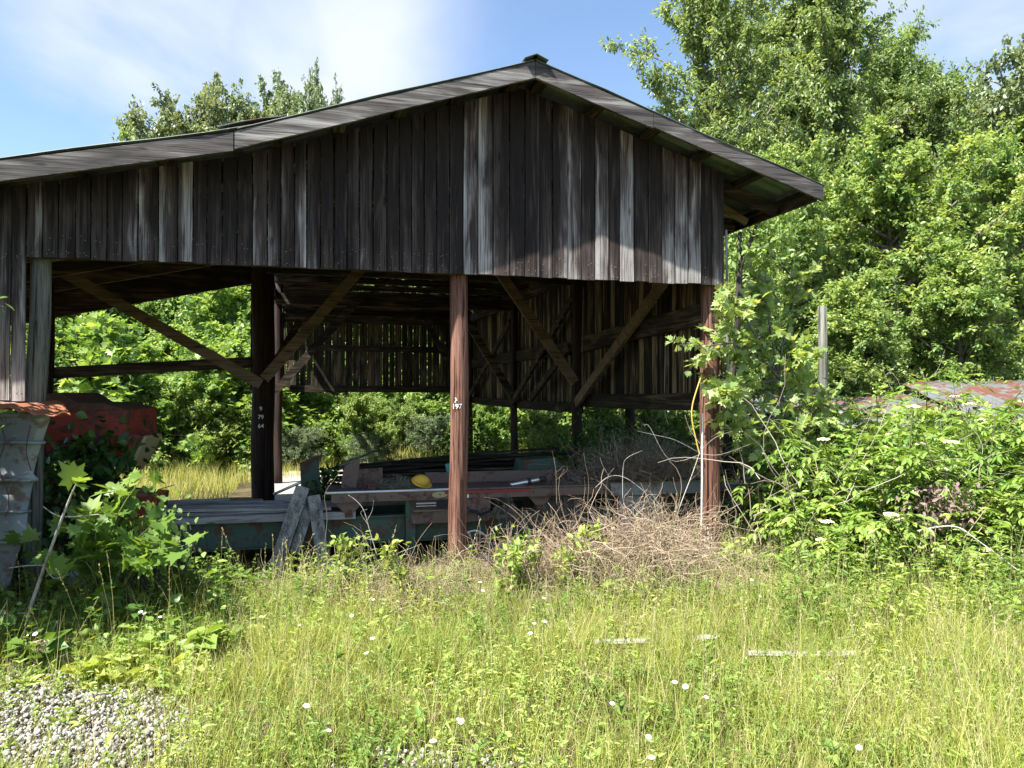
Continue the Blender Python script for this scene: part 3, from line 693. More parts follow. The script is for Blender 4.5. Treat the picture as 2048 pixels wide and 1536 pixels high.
# heap of stringy debris
def debris(name, loc, r, h, n, label, cat, mat, seed, rad=.0025, wob=1.6, ln=(.1, .3), world=False, k=9, flat=.6, tlt=None):
    rg = np.random.default_rng(seed); a = rg.uniform(0, 2 * np.pi, n); rr = np.sqrt(rg.uniform(0, 1, n))
    if not hasattr(r, '__len__'): r = (r, r)
    P0 = np.stack([np.cos(a) * rr * r[0], np.sin(a) * rr * r[1], rg.uniform(0, 1, n) * h * (1 - rr ** 2) + .004], 1)
    D = rg.normal(size=(n, 3)); D[:, 2] *= flat
    P = curvy(rg, P0, D, rg.uniform(ln[0], ln[1], n), k, wob, 0)
    e = np.sqrt((P[..., 0] / r[0]) ** 2 + (P[..., 1] / r[1]) ** 2); top_ = h * np.clip(1.15 - e ** 2, .02, None) * 1.1
    P[..., 2] = np.clip(P[..., 2], .004, None); P[..., 2] = np.where(P[..., 2] > top_, top_ * .8 + P[..., 2] * .2, P[..., 2])
    Rr = np.linspace(rad, rad * .45, k)[None, :] * rg.uniform(.5, 1.4, n)[:, None]
    V, L, S = tubes_np(P, Rr, 3); A = Acc(); A.add(V, L, S, np.repeat(rg.uniform(0, 1, n), k * 3)); o = A.build(name, M[mat])
    o.location = Vector(loc) if world else BM @ Vector(loc); o.rotation_euler = (0, 0, 0 if world else BT); tag(o, label, cat); return o
debris('string_heap', (-3.10, 1.42, TZ + .008), (.28, .16), .11, 500, 'small mound of stringy grey debris on the table beside the hard hat', 'debris heap', 'deadgrey', 5, .002, 1.5, (.08, .2))
# hard hat
def hat():
    o = top('hard_hat', (-2.68, 1.40, TZ + .012), 'yellow hard hat tipped on its side on the brown work table', 'hard hat', tilt=.1)
    o.rotation_euler = (R(38), R(14), BT + .2)
    vs = []; fs = []; n = 32; kx = 10
    for i in range(kx + 1):
        th = i / kx * math.pi / 2
        for j in range(n):
            a = 2 * math.pi * j / n; rid = 1 + .035 * math.exp(-((math.sin(a)) / .16) ** 2) * math.sin(th) + .02 * math.exp(-((abs(math.sin(a)) - .55) / .1) ** 2) * math.sin(th)
            vs.append((.135 * math.cos(a) * math.sin(th) * rid, .105 * math.sin(a) * math.sin(th) * rid, .03 + .115 * math.cos(th) * (1 + .04 * math.exp(-(math.sin(a) / .2) ** 2))))
    for i in range(kx):
        for j in range(n): a = i * n + j; b = i * n + (j + 1) % n; fs.append((a, a + n, b + n, b))
    MB().add(vs, fs).build('shell', M['yellow'], o, smooth=True, solid=.004)
    vs = []; fs = []
    for r_, z in ((1.0, .034), (1.12, .024), (1.13, .018), (.99, .026)):
        for j in range(n):
            a = 2 * math.pi * j / n; vis = 1 + (.28 * max(0, math.cos(a)) ** 2 if r_ > 1.05 else 0); vs.append((.135 * r_ * vis * math.cos(a), .105 * r_ * math.sin(a), z - (.012 * max(0, math.cos(a)) if r_ > 1.05 else 0)))
    for i in range(3):
        for j in range(n): a = i * n + j; b = i * n + (j + 1) % n; fs.append((a, a + n, b + n, b))
    MB().add(vs, fs).build('brim', M['yellow'], o, smooth=True)
    m = MB(); m.tube([(.0 + .09 * math.cos(a), .07 * math.sin(a), .03) for a in [i * math.pi / 8 for i in range(17)]], .006, 6); m.build('headband', M['darksteel'], o)
    p0 = BM @ Vector((-2.86, 1.36, TZ + .055)); o.location = p0; o.scale = (.72,) * 3
hat()
# bright cylinder (grease gun like tube)
def cyl():
    o = top('metal_cylinder', (-1.66, 1.35, TZ + .035), 'shiny steel cylinder lying on the brown table right of the middle post', 'cylinder')
    o.rotation_euler = (0, R(-9), BT)
    MB().tube([(-.20, 0, 0), (-.19, 0, 0), (.13, 0, 0), (.14, 0, 0)], [.018, .026, .030, .026], 18).build('barrel', M['steel'], o, smooth=True)
    MB().tube([(.0, 0, 0), (.035, 0, 0)], [.04, .04], 18).build('clamp_band', M['darksteel'], o)
    MB().tube([(.14, 0, 0), (.19, 0, 0), (.22, 0, -.005)], [.028, .032, .02], 14).build('end_cap', M['darksteel'], o)
    MB().tube(smooth_path([(.2, 0, .01), (.26, 0, .05), (.31, 0, .02), (.33, .02, -.03)], 4), .004, 6).build('cable', M['rubber'], o)
cyl()
# grey housing continuing to the right under the vines
o = top('conveyor_housing', (.0, 1.5, 0), 'grey steel conveyor housing buried under dead vines at the right', 'conveyor')
m = MB(); m.box((-.1, .02, .62), (1.25, .66, .16)); m.build('housing', M['tub'], o, bevel=.01)
m = MB(); m.box((-.1, -.33, .71), (1.3, .04, .03)); m.build('edge_strip', M['wood_in'], o)
for x in (-.6, .45):
    m = MB(); m.beam((x, -.2, .0), (x, -.2, .55), .08, .08, .4, up=(0, 1, 0)); m.build('leg', M['rust'], o)
m = MB(); m.box((-.35, -.05, .33), (.5, .4, .42)); m.build('gear_case', M['tub'], o, bevel=.02)
# teal tag, leaning metal tube
o = MB(); o.box((0, 0, 0), (.05, .006, .16)); o = o.build('plastic_sleeve', M['teal']); o.location = BM @ L_(897, 940, 2.4); o.rotation_euler = (0, R(-12), BT); tag(o, 'teal plastic sleeve sticking up behind the middle post', 'sleeve')
a_, b_ = BM @ L_(548, 988, 2.55), BM @ L_(756, 900, 3.2)
o = MB().tube([a_, a_.lerp(b_, .5) + Vector((0, 0, .01)), b_], .017, 10).build('steel_pipe', M['steel'], smooth=True); tag(o, 'long thin steel pipe slanting up behind the leaning planks', 'pipe')
# lumber stack on bearers
o0 = top('stack_bearer', (-2.4, 3.2, 0), 'low dark trestle carrying the dark lumber stack', 'trestle')
for u in (-1.0, .1, 1.0):
    for vv in (-.3, .3): m = MB(); m.beam((u, vv, 0), (u, vv, .36), .08, .08, .3, up=(0, 1, 0)); m.build('leg', M['wood_in'], o0)
    m = MB(); m.beam((u, -.55, .40), (u, .55, .40), .08, .09, .3); m.build('crossbar', M['wood_in'], o0)
zs = .462; k = 0
for lay in range(11):
    nb = 4 if lay < 8 else 2
    for j in range(nb):
        ln = random.uniform(1.6, 2.9); u = -2.3 + random.uniform(-.35, .35) + (.35 if lay > 7 else 0); v = 3.2 - .42 + j * .25 + random.uniform(-.03, .03)
        m = MB(); m.beam((-ln / 2, 0, 0), (ln / 2, 0, 0), random.uniform(.10, .2), .022, random.uniform(-.1, .35), n=4, bow=random.uniform(-.01, .02))
        b = m.build('lumber_board', M['wood_in']); b.location = BM @ Vector((u, v, zs + .014 + (.04 if lay > 7 else 0)))
        b.rotation_euler = (random.uniform(-.02, .02), random.uniform(-.012, .012) - (.05 if lay > 8 else 0), BT + random.uniform(-.05, .05) + (random.uniform(-.15, .15) if lay > 7 else 0))
        tag(b, 'dark rough board in the stack of lumber behind the hard hat', 'board', 'boards stacked behind the work table')
    zs += .036
m = MB(); m.box((-1.55, 2.9, 0), (.1, .1, .1))
o = top('green_cabinet', (-3.95, 2.6, 0), 'narrow green metal housing half hidden in weeds at the left end of the table', 'housing')
m = MB(); m.hexa([(-.12, 0, .0), (.14, 0, 0), (.14, .3, 0), (-.12, .3, 0), (-.16, 0, .85), (.05, 0, .95), (.05, .3, .95), (-.16, .3, .85)]); m.build('housing', M['green'], o)
m = MB(); m.beam((-.16, -.02, .86), (.1, -.02, .96), .04, .03); m.build('top_edge', M['rust'], o)
o = top('green_hood', (-.95, 2.35, 0), 'sloping dark green machine hood behind the shiny cylinder', 'machine hood')
m = MB(); m.hexa([(-.6, -.2, .3), (.6, -.2, .3), (.6, .3, .3), (-.6, .3, .3), (-.5, -.15, .88), (-.1, -.15, .9), (-.1, .25, .9), (-.5, .25, .88)]); m.build('hood', M['green'], o)
# loose planks on the bed at the left
for i in range(11):
    ln = random.uniform(1.2, 2.4); u = -5.3 + random.uniform(-.5, .5); v = 1.42 + .16 * (i % 6)
    m = MB(); m.beam((-ln / 2, 0, 0), (ln / 2, 0, 0), random.uniform(.09, .16), .028, random.uniform(.1, .7), n=3, bow=random.uniform(0, .012))
    b = m.build('loose_plank', M['plank']); b.location = BM @ Vector((u, v, .49 + .034 * (i // 6))); b.rotation_euler = (0, random.uniform(-.01, .02), BT + random.uniform(-.07, .07))
    tag(b, 'grey weathered plank lying in the layer across the left end of the green bed', 'plank', 'planks laid across the green bed')
for i in range(7):
    ln = random.uniform(.5, 1.1); m = MB(); m.beam((-ln / 2, 0, 0), (ln / 2, 0, 0), random.uniform(.05, .1), .02, random.uniform(.1, .6))
    b = m.build('scrap_stick', M['plank']); b.location = BM @ Vector((-4.3 + random.uniform(-.3, .6), 3.0 + random.uniform(-.3, .6), .10 + .022 * i)); b.rotation_euler = (0, 0, BT + random.uniform(-.4, .4))
    tag(b, 'short grey scrap stick on the floor at the foot of the inner dark post', 'scrap wood', 'scrap sticks by the inner post')
# three leaning planks
for (x0, y0, x1, y1, wd, v0, v1, lb) in ((547, 1150, 606, 974, .135, .70, 1.16, 'tallest of three grey planks leaning on the green bed, left of the others'),
                                      (590, 1105, 622, 1006, .095, .95, 1.18, 'shortest leaning grey plank, in the middle of three against the green bed'),
                                      (652, 1150, 628, 991, .125, .80, 1.15, 'leaning grey plank nearest the table leg, tilted to the left')):
    p0, p1 = BM @ L_(x0, y0, v0), BM @ L_(x1, y1, v1); m = MB(); m.beam(p0, p1, wd, .03, .35, up=tuple(BM.to_3x3() @ Vector((0, -1, .3))), n=4, bow=.005)
    tag(m.build('leaning_plank', M['plank_z']), lb, 'plank')
# spoked wheel on the ground
def wheel(name, c, r, label, rim='steel', spokes=10, hub='rust', tr=.011, wd=1):
    o = top(name, c, label, 'wheel')
    N = 28; m = MB(); m.tube([(r * math.cos(2 * math.pi * i / N), .0, r * math.sin(2 * math.pi * i / N)) for i in range(N + 1)], tr, 8, cap=False); m.build('rim', M[rim], o, smooth=True)
    m = MB(); m.tube([(0, -.03, 0), (0, .03, 0)], r * .18, 12); m.build('hub', M[hub], o)
    for i in range(spokes):
        a = 2 * math.pi * i / spokes; MB().tube([(0, 0, 0), (r * math.cos(a), 0, r * math.sin(a))], tr * .35 * wd, 5).build('spoke', M['wire'], o)
    return o
wheel('spoked_wheel', tuple(L_(948, 1090, .75)), .15, 'small spoked wheel leaning behind the foot of the middle post')
c = MB().tube([BM @ p for p in smooth_path(loc_path([(955, 1075), (975, 1086), (1010, 1090), (1040, 1070)], .9))], .012, 8).build('water_tube', M['blue'], smooth=True); tag(c, 'short blue grey tube curving beside the small spoked wheel', 'tube')

# ------------------------------------------------------------------ left foreground: tub with rusty lid, red machine
def tub():
    z = 5.75; o = empty('metal_tub', (X_(0, z), z, 0), 0, 'crumpled grey metal tub with ribbed flaring side at the left edge', 'tub')
    prof = [(1190, -5), (1140, 8), (1090, 30), (1085, 42), (1020, 40), (968, 52), (960, 68), (950, 52), (900, 68), (860, 84), (838, 94), (832, 92), (826, 95)]
    vs = []; fs = []; nx = 26; ny = 0; rows = []
    pr_ = []
    for (y0, x0), (y1, x1) in zip(prof[:-1], prof[1:]):
        ns = max(1, int(abs(y0 - y1) / 9))
        for i in range(ns): pr_.append((y0 + (y1 - y0) * i / ns, x0 + (x1 - x0) * i / ns))
    pr_.append(prof[-1])
    for (y, x) in pr_:
        h = CAMZ + (HZ - y) / F * z; xr = (x - 0) / F * z; row = []
        fl = (1190 - y) / 364
        pth = [(-1.35 - .1 * fl, .25 + .3 * (1 - fl)), (-1.25, .02 + .12 * (1 - fl)), (xr - .05, .0 + .12 * (1 - fl)), (xr, .05 + .1 * (1 - fl)), (xr - .66, 1.0 - .1 * (1 - fl))]
        out_ = (x - np.interp(y, [826, 1190], [92, -5])) / F * z * .5
        for i in range(nx + 14):
            t_ = i / (nx + 13) * (len(pth) - 1); a = min(int(t_), len(pth) - 2); f = t_ - a
            # densify the front run
            X = pth[a][0] + (pth[a + 1][0] - pth[a][0]) * f; Y = pth[a][1] + (pth[a + 1][1] - pth[a][1]) * f
            nn = mnoise.noise(Vector((X * 3.2, Y * 3, h * 3.4))) * .010 + abs(mnoise.noise(Vector((X * 7 + 5, Y * 4, h * 6)))) * .010
            vs.append((X, Y + nn - out_, h + .004 * mnoise.noise(Vector((X * 5, 1, h)))))
    w_ = nx + 14
    for r_ in range(len(pr_) - 1):
        for i in range(w_ - 1): a = r_ * w_ + i; fs.append((a, a + 1, a + 1 + w_, a + w_))
    MB().add(vs, fs).build('shell', M['tub'], o, smooth=True, solid=.004)
    for yy, xx in ((886, 76), (962, 60), (1026, 42), (1088, 36)):
        zr = CAMZ + (HZ - yy) / F * z; xr = xx / F * z; fl = (1190 - yy) / 364; y0 = .12 * (1 - fl) - (xx - np.interp(yy, [826, 1190], [92, -5])) / F * z * .5
        MB().tube([(-1.25, y0 - .005, zr), (xr * .4, y0 - .012, zr + .004), (xr - .03, y0 - .008, zr), (xr + .006, y0 + .06, zr)], .013, 6).build('rib', M['tub'], o, smooth=True)
        for kx in range(5): MB().tube([(xr - .05 - kx * .13, y0 - .03, zr + .05), (xr - .05 - kx * .13, y0 + .02, zr + .05)], .008, 8).build('rivet', M['wire'], o)
    m = MB(); zt = CAMZ + (HZ - 829) / F * z
    m.beam((-1.4, -.0, zt), (.34, -.0, zt - .005), .05, .035, .5, n=6, bow=.004); m.beam((.33, 0, zt), (-.30, 1.0, zt), .05, .035, .5); m.build('rim', M['tub'], o, bevel=.008)
    for pts in ([(5, 840), (20, 880), (8, 930), (28, 990), (22, 1030)], [(70, 850), (62, 900), (72, 940)]):
        P = [Vector((x / F * z, -.05, CAMZ + (HZ - y) / F * z)) for x, y in pts]
        MB().tube(smooth_path(P), .004, 5).build('tie_wire', M['rust'], o, smooth=True)
tub()
def lid():
    z = 5.7; pts_f = [(-230, 800), (0, 812), (60, 822), (120, 828), (160, 825)]; pts_b = [(-200, 797), (0, 800), (60, 805), (110, 807), (135, 808)]
    nx = 60; ny = 14; vs = []; fs = []
    fx = [X_(p[0], z) for p in pts_f]; fz = [CAMZ + (HZ - p[1]) / F * z for p in pts_f]
    for j in range(ny + 1):
        t_ = j / ny
        for i in range(nx + 1):
            X = fx[0] + (fx[-1] - .55 * t_ - fx[0]) * i / nx; zf = np.interp(X, fx, fz); Y = z - .12 + t_ * .85
            Z = zf + .02 * t_ + .012 * math.sin(X * 46) + .015 * mnoise.noise(Vector((X * 4, Y * 4, 0))) + (.018 * mnoise.noise(Vector((X * 9, 3, 0))) if j == 0 else 0)
            vs.append((X, Y + (.03 * mnoise.noise(Vector((X * 6, 7, 0))) if j == 0 else 0), Z))
    for j in range(ny):
        for i in range(nx): a = j * (nx + 1) + i; fs.append((a, a + 1, a + nx + 2, a + nx + 1))
    o = MB().add(vs, fs).build('roofing_sheet', M['rust_sheet'], smooth=True, solid=.003); tag(o, 'rusty orange corrugated sheet laid as a lid over the grey tub', 'metal sheet')
lid()
def red_machine():
    z0 = 7.25; o = empty('farm_machine', (X_(180, z0), z0, 0), R(8), 'rusty red farm machine with flared chute overgrown by creeper', 'machine')
    def q(px, py, dz=0.0, zz=z0): return Vector(((px - 180) / F * zz, dz, CAMZ + (HZ - py) / F * zz))
    def slabp(name, pts, d0, d1, mat, par=o):
        m = MB(); n = len(pts); m.add([q(x, y, d) for d in (d0, d1) for x, y in pts], [tuple(range(n)), tuple(range(2 * n - 1, n - 1, -1))] + [(i, i + n, (i + 1) % n + n, (i + 1) % n) for i in range(n)]); return m.build(name, mat, par, bevel=.006)
    slabp('body', [(82, 826), (150, 822), (250, 818), (250, 870), (252, 915), (205, 905), (175, 880), (120, 880), (112, 905), (82, 930)], 0, .9, M['red'])
    slabp('top_cover', [(80, 790), (125, 785), (155, 805), (200, 806), (252, 819), (80, 828)], -.01, .92, M['rust'])
    slabp('chute', [(250, 868), (282, 874), (262, 915), (243, 945), (225, 935), (235, 905)], .05, .5, M['red'])
    slabp('chute_lip', [(281, 872), (286, 876), (266, 918), (246, 950), (240, 946), (260, 914)], .03, .52, M['cream'])
    slabp('lower_panel', [(150, 985), (290, 1000), (275, 1100), (150, 1115)], .1, .7, M['red'])
    slabp('side_panel', [(14, 1000), (150, 975), (160, 1135), (20, 1140)], .25, .9, M['red'])
    slabp('frame_post', [(96, 855), (103, 855), (103, 940), (96, 940)], -.06, -.03, M['rust'])
    slabp('frame_bar', [(84, 905), (118, 905), (118, 915), (84, 915)], -.05, -.02, M['rust'])
    N = 24; c = q(150, 980, -.02); m = MB(); m.tube([c + Vector((.36 * math.cos(2 * math.pi * i / N), 0, .36 * math.sin(2 * math.pi * i / N))) for i in range(N + 1)], .06, 10, cap=False); wl = m.build('wheel', M['rubber'], o, smooth=True)
    m = MB(); m.tube([c + Vector((0, -.02, 0)), c + Vector((0, .06, 0))], .24, 20); m.build('rim', M['rust'], wl)
    slabp('sill', [(150, 1095), (285, 1090), (285, 1110), (150, 1118)], -.0, .08, M['rust'])
red_machine()
# rock and board pieces in the grass
o = MB(); o.tube([(0, 0, -.05), (0, 0, .1), (.03, 0, .2)], [.16, .2, .09], 9, wob=.7); o = o.build('grey_rock', M['concrete']); o.location = (X_(188, 6.9), 6.9, 0); tag(o, 'grey rock on the ground below the red machine', 'rock')
for px, py, ln, a, lb, gp in ((1243, 1291, .36, .06, 'short whitish weathered board end lying in the grass below the dead brush', 0), (1410, 1282, .12, .1, 'tiny pale board scrap in the grass below the right post', 0),
                         (1550, 1316, .36, -.03, 'longest pale board lying flat in the right meadow grass', 0), (1665, 1316, .24, .04, 'pale board piece at the right end of the line in the meadow', 0)):
    z = CAMZ * F / (py + 12 - HZ); m = MB(); m.beam((-ln / 2, 0, 0), (ln / 2, 0, 0), .09, .03, .95, n=2); o = m.build('board_piece', M['plank']); o.location = (X_(px, z), z, .07); o.rotation_euler = (R(-25), 0, a); tag(o, lb, 'board')

# ------------------------------------------------------------------ right: low shed, pole, timber frame, pulley
def shed():
    o = empty('low_shed', (X_(1780, 11), 11, 0), R(-6), 'low collapsed shed with rusty corrugated roof sunk in the bushes', 'shed')
    def sheet(x0, x1, y0, y1, z0, z1, mat, name='roof_sheet', amp=.012):
        nx = int((x1 - x0) / .03); ny = 6; vs = []; fs = []
        for j in range(ny + 1):
            for i in range(nx + 1):
                X = x0 + (x1 - x0) * i / nx; t_ = j / ny
                vs.append((X + .05 * t_, y0 + (y1 - y0) * t_, z0 + (z1 - z0) * t_ + amp * math.sin(X * 2 * math.pi / .15) + .05 * mnoise.noise(Vector((X * .9, t_ * 2, z0)))))
        for j in range(ny):
            for i in range(nx): a = j * (nx + 1) + i; fs.append((a, a + 1, a + nx + 2, a + nx + 1))
        MB().add(vs, fs).build(name, mat, o, smooth=True, solid=.003)
    sheet(-2.1, -.4, -.3, 2.4, 1.42, 1.80, M['rust_roof']); sheet(-.45, 1.0, -.2, 2.3, 1.40, 1.70, M['rust_roof']); sheet(.95, 3.2, -.6, 2.6, 1.30, 1.92, M['rust_roof']); sheet(3.1, 4.6, -.6, 2.6, 1.30, 1.90, M['rust_roof'])
    for x in (-2.0, -.6, .9, 2.4, 4.0):
        for y in (-.3, 2.2): m = MB(); m.beam((x, y, 0), (x, y, 1.38 if y < 0 else 1.62), .1, .1, .3, up=(0, 1, 0)); m.build('post', M['wood_in'], o)
    m = MB(); m.beam((-2.1, -.36, 1.32), (4.5, -.5, 1.24), .05, .12, .5); m.build('front_beam', M['plank'], o)
    m = MB(); m.beam((-2.1, 2.3, .8), (4.5, 2.3, .8), .03, 1.5, .1); m.build('back_wall', M['wood_in'], o)
shed()
z = 11.2; o = MB().tube([(0, 0, -.1), (0, 0, 1.2), (.02, 0, 2.2), (.01, 0, CAMZ + 175 / F * z)], [.075, .072, .068, .063], 16, wob=.1).build('wooden_pole', M['post_grey'], smooth=True); o.location = (X_(1644, z), z, 0); tag(o, 'bare grey wooden pole rising above the low shed', 'pole')
o = top('timber_stand', (L_(1510, 950, 2.2).x, 2.2, 0), 'grey timber stand with a diagonal strut in the dark right of the barn', 'timber stand')
for n_, p0, p1, w1, h1 in (('upright', (0, 0, .5), (0, 0, 1.15), .11, .1), ('upright', (-.12, .02, .5), (-.12, .02, 1.1), .08, .08)):
    MB().beam(p0, p1, w1, h1, .7, up=(0, 1, 0)).build(n_, M['plank_z'], o)
MB().beam((.05, 0, .82), (.32, 0, 1.05), .08, .09, .7).build('strut', M['plank'], o); MB().beam((-.45, 0, .47), (.5, 0, .49), .2, .07, .6).build('shelf', M['plank'], o)
MB().beam((-.3, .05, 0), (-.3, .05, .5), .1, .1, .5, up=(0, 1, 0)).build('leg', M['plank_z'], o); MB().beam((.3, .05, 0), (.3, .05, .5), .1, .1, .5, up=(0, 1, 0)).build('leg', M['plank_z'], o)
o = top('belt_pulley', tuple(L_(1508, 996, 2.0)), 'rusty round belt pulley in the dark opening right of the barn', 'pulley')
MB().tube([(0, -.06, 0), (0, -.05, 0), (0, .05, 0)], [.135, .15, .15], 26).build('drum', M['rust'], o); MB().tube([(0, -.08, 0), (0, -.055, 0)], [.055, .06], 16).build('hub', M['darksteel'], o)
MB().tube([(0, -.1, 0), (0, .5, 0)], .02, 8).build('shaft', M['darksteel'], o)
o = top('white_bracket', tuple(L_(1520, 1042, 1.9)), 'pale painted steel bracket hanging below the rusty pulley', 'bracket'); m = MB(); m.hexa([(-.03, 0, -.2), (.05, 0, -.2), (.05, .03, -.2), (-.03, .03, -.2), (-.06, 0, .0), (.06, 0, 0), (.06, .03, 0), (-.06, .03, 0)]); m.build('web', M['plank'], o)
m = MB(); m.box((0, .015, .015), (.16, .05, .03)); m.build('flange', M['plank'], o)
pole_ = MB().tube([(0, 0, 0), (0, 0, 1.75)], [.08, .075], 14).build('shed_post', M['post_dark'], smooth=True); pole_.location = BM @ Vector((.9, 4.3, 0)); tag(pole_, 'short dark post standing just outside the side wall', 'post')
# ------------------------------------------------------------------ vegetation generators
def nrm(a): return a / (np.linalg.norm(a, axis=-1, keepdims=True) + 1e-9)
def make_tree(name, seed, h, rad, base, mat, leafT, lsize, n_limb, n_twig, n_leaf, bark='bark', style='round', up=.5, droop=.4, tr=None, twig_len=.6, stems=1, upb=.3, limb_r=.5, clump=1.0, lw=1.0):
    """template tree: Empty > trunk, crown.  Leaves sit along twigs, twigs along limbs, limbs on the trunk."""
    rg = np.random.default_rng(seed); tr = tr or h * .018
    A = Acc(); limbs = []
    # trunks
    nt_ = 12; heights = []; T = []
    for s_ in range(stems):
        a = rg.uniform(0, 6.28); lean = (0.0 if stems == 1 else rg.uniform(.1, .35)) * rad
        t = np.linspace(0, 1, nt_); hh = h * (1 if s_ == 0 else rg.uniform(.65, .95))
        x = lean * np.cos(a) * t + .03 * h * np.cumsum(rg.normal(size=nt_)) * .25; y = lean * np.sin(a) * t + .03 * h * np.cumsum(rg.normal(size=nt_)) * .25
        P = np.stack([x - x[0], y - y[0], t * hh * .97 - .08], 1); T.append(P)
        V, L, S = tubes_np(P[None], (tr / math.sqrt(stems) * (1 - .88 * t) + .008)[None], 8); A.add(V, L, S, .5)
    nl = n_limb; t0 = base + (1 - base) * np.sort(rg.uniform(0, 1, nl) ** .85) * .97
    P0 = np.zeros((nl, 3)); ii = rg.integers(0, stems, nl)
    for i in range(nl):
        Q = T[ii[i]]; f = t0[i] * (nt_ - 1); k = min(int(f), nt_ - 2); P0[i] = Q[k] + (Q[k + 1] - Q[k]) * (f - k)
    rel_ = (t0 - base) / (1 - base + 1e-6)
    if style == 'round': env = np.sqrt(np.clip(1 - (2 * rel_ - .75) ** 2 / 1.6, .30, 1))
    elif style == 'cone': env = 1.05 - .75 * rel_
    elif style == 'plume': env = np.clip(.55 + .6 * np.sin(np.pi * np.clip(rel_, 0, 1)), .3, 1.2)
    else: env = np.clip(1.0 - .5 * rel_, .3, 1)
    az = np.arange(nl) * 2.4 + rg.normal(size=nl) * .5
    upv = up + (.9 if style != 'round' else .15) * rel_ ** 2 * up + rg.normal(size=nl) * .18
    D = np.stack([np.cos(az), np.sin(az), upv], 1)
    ln = rad * env * rg.uniform(.45, 1.25, nl)
    kk = 9; LP = curvy(rg, P0, D, ln * 1.05, kk, .35, .45 if style == 'plume' else .1)
    V, L, S = tubes_np(LP, (np.linspace(1, .16, kk)[None] * (tr * limb_r * (1.15 - .8 * rel_))[:, None] + .004), 5); A.add(V, L, S, .5)
    # twigs
    n2 = nl * n_twig; li = np.repeat(np.arange(nl), n_twig); ts = rg.uniform(.18, 1.0, n2) ** .8; f = ts * (kk - 1.001); k = f.astype(int); fr_ = (f - k)[:, None]
    Q0 = LP[li, k] * (1 - fr_) + LP[li, k + 1] * fr_; dl = nrm(LP[li, k + 1] - LP[li, k])
    D2 = dl * .7 + rg.normal(size=(n2, 3)) * .75; D2[:, 2] += .25 + (.5 if style == 'plume' else 0)
    k2 = 5; tl = twig_len * rg.uniform(.5, 1.25, n2); TP = curvy(rg, Q0, D2, tl, k2, .4, -droop * .7 if style != 'plume' else .35)
    V, L, S = tubes_np(TP, np.linspace(.006, .002, k2)[None] * np.ones((n2, 1)), 3); A.add(V, L, S, .5)
    # leaves
    n3 = n2 * n_leaf; tj = np.repeat(np.arange(n2), n_leaf); s = rg.uniform(.1, 1.0, n3); f = s * (k2 - 1.001); k = f.astype(int); fr_ = (f - k)[:, None]
    B = TP[tj, k] * (1 - fr_) + TP[tj, k + 1] * fr_; dt = nrm(TP[tj, k + 1] - TP[tj, k])
    Dl = dt * .5 + rg.normal(size=(n3, 3)) * .8; Dl[:, 2] -= droop
    B = B + rg.normal(size=(n3, 3)) * lsize * .35
    Fm = frames(Dl, rg, upbias=upb)
    tint = np.clip(.42 + .16 * rg.normal(size=n3) + .13 * rg.normal(size=n2)[tj] + .10 * rg.normal(size=nl)[li][tj] + .18 * (s - .5), 0, 1)
    ro = empty(name, (0, 0, 0))
    A.build('trunk', M[bark], ro)
    scatter('crown', leafT[0], leafT[1], B, Fm, lsize * rg.uniform(.6, 1.2, n3), M[mat], ro, tint, Sx=np.full(n3, lw))
    return ro
def place(tpl, first, loc, rz, sc_, label, cat, group=None, name=None, sz=None):
    if first not in used_: r = tpl; used_.add(first)
    else:
        r = tpl.copy(); COL.objects.link(r)
        for ch in tpl.children: c = ch.copy(); COL.objects.link(c); c.parent = r
    r.location = loc; r.rotation_euler = (0, 0, rz); r.scale = (sc_, sc_, sz or sc_); tag(r, label, cat)
    if group: r['group'] = group
    elif 'group' in r.keys(): del r['group']
    return r
used_ = set()
def hz(py, z): return CAMZ + (HZ - py) / F * z
TT_ = {}
TT_['oak'] = (make_tree('oak_tree', 1, 14, 5.0, .34, 'oak', WIDE, .19, 125, 20, 26, 'bark', 'round', .32, .3, twig_len=.8, upb=.7), 14)
TT_['cherry'] = (make_tree('wild_cherry_tree', 2, 11.5, 3.0, .12, 'cherry', LEAF, .135, 88, 24, 22, 'bark', 'plume', 1.1, .8, twig_len=.48, tr=.11, lw=.85, upb=.5), 11.5)
TT_['cherry2'] = (make_tree('wild_cherry_tree', 22, 11.5, 2.6, .12, 'cherry', LEAF, .135, 66, 24, 22, 'bark', 'plume', 1.4, .8, twig_len=.5, tr=.10, lw=.9, upb=.5), 11.5)
TT_['maple'] = (make_tree('maple_tree', 3, 8, 2.7, .08, 'maple', LEAF, .115, 74, 26, 26, 'bark', 'round', .5, .4, twig_len=.5, lw=1.25, upb=.9), 8)
TT_['maple3'] = (make_tree('maple_tree', 13, 8, 2.4, .08, 'maple', LEAF, .12, 60, 26, 26, 'bark', 'plume', .6, .5, twig_len=.55, lw=1.05, upb=.7), 8)
TT_['maple2'] = (make_tree('maple_tree', 33, 6, 2.5, .05, 'maple', LEAF, .11, 64, 24, 24, 'bark', 'cone', .3, .4, twig_len=.5, lw=1.35, upb=.9), 6)
TT_['shrubA'] = (make_tree('broadleaf_shrub', 4, 3.6, 2.1, .02, 'under', WIDE, .12, 62, 15, 20, 'bark', 'cone', .35, .3, twig_len=.45, stems=3, tr=.05, upb=.9), 3.6)
TT_['shrubB'] = (make_tree('broadleaf_shrub', 5, 3.2, 1.9, .01, 'maple', LEAF, .105, 62, 16, 20, 'bark', 'cone', .35, .4, twig_len=.42, stems=4, tr=.05, lw=1.2, upb=.9), 3.2)
TT_['shrubS'] = (make_tree('grey_leaved_shrub', 6, 1.9, 1.3, .02, 'silver', LEAF4, .075, 55, 14, 20, 'bark', 'round', .5, .3, twig_len=.38, stems=4, tr=.03, upb=.8), 1.9)
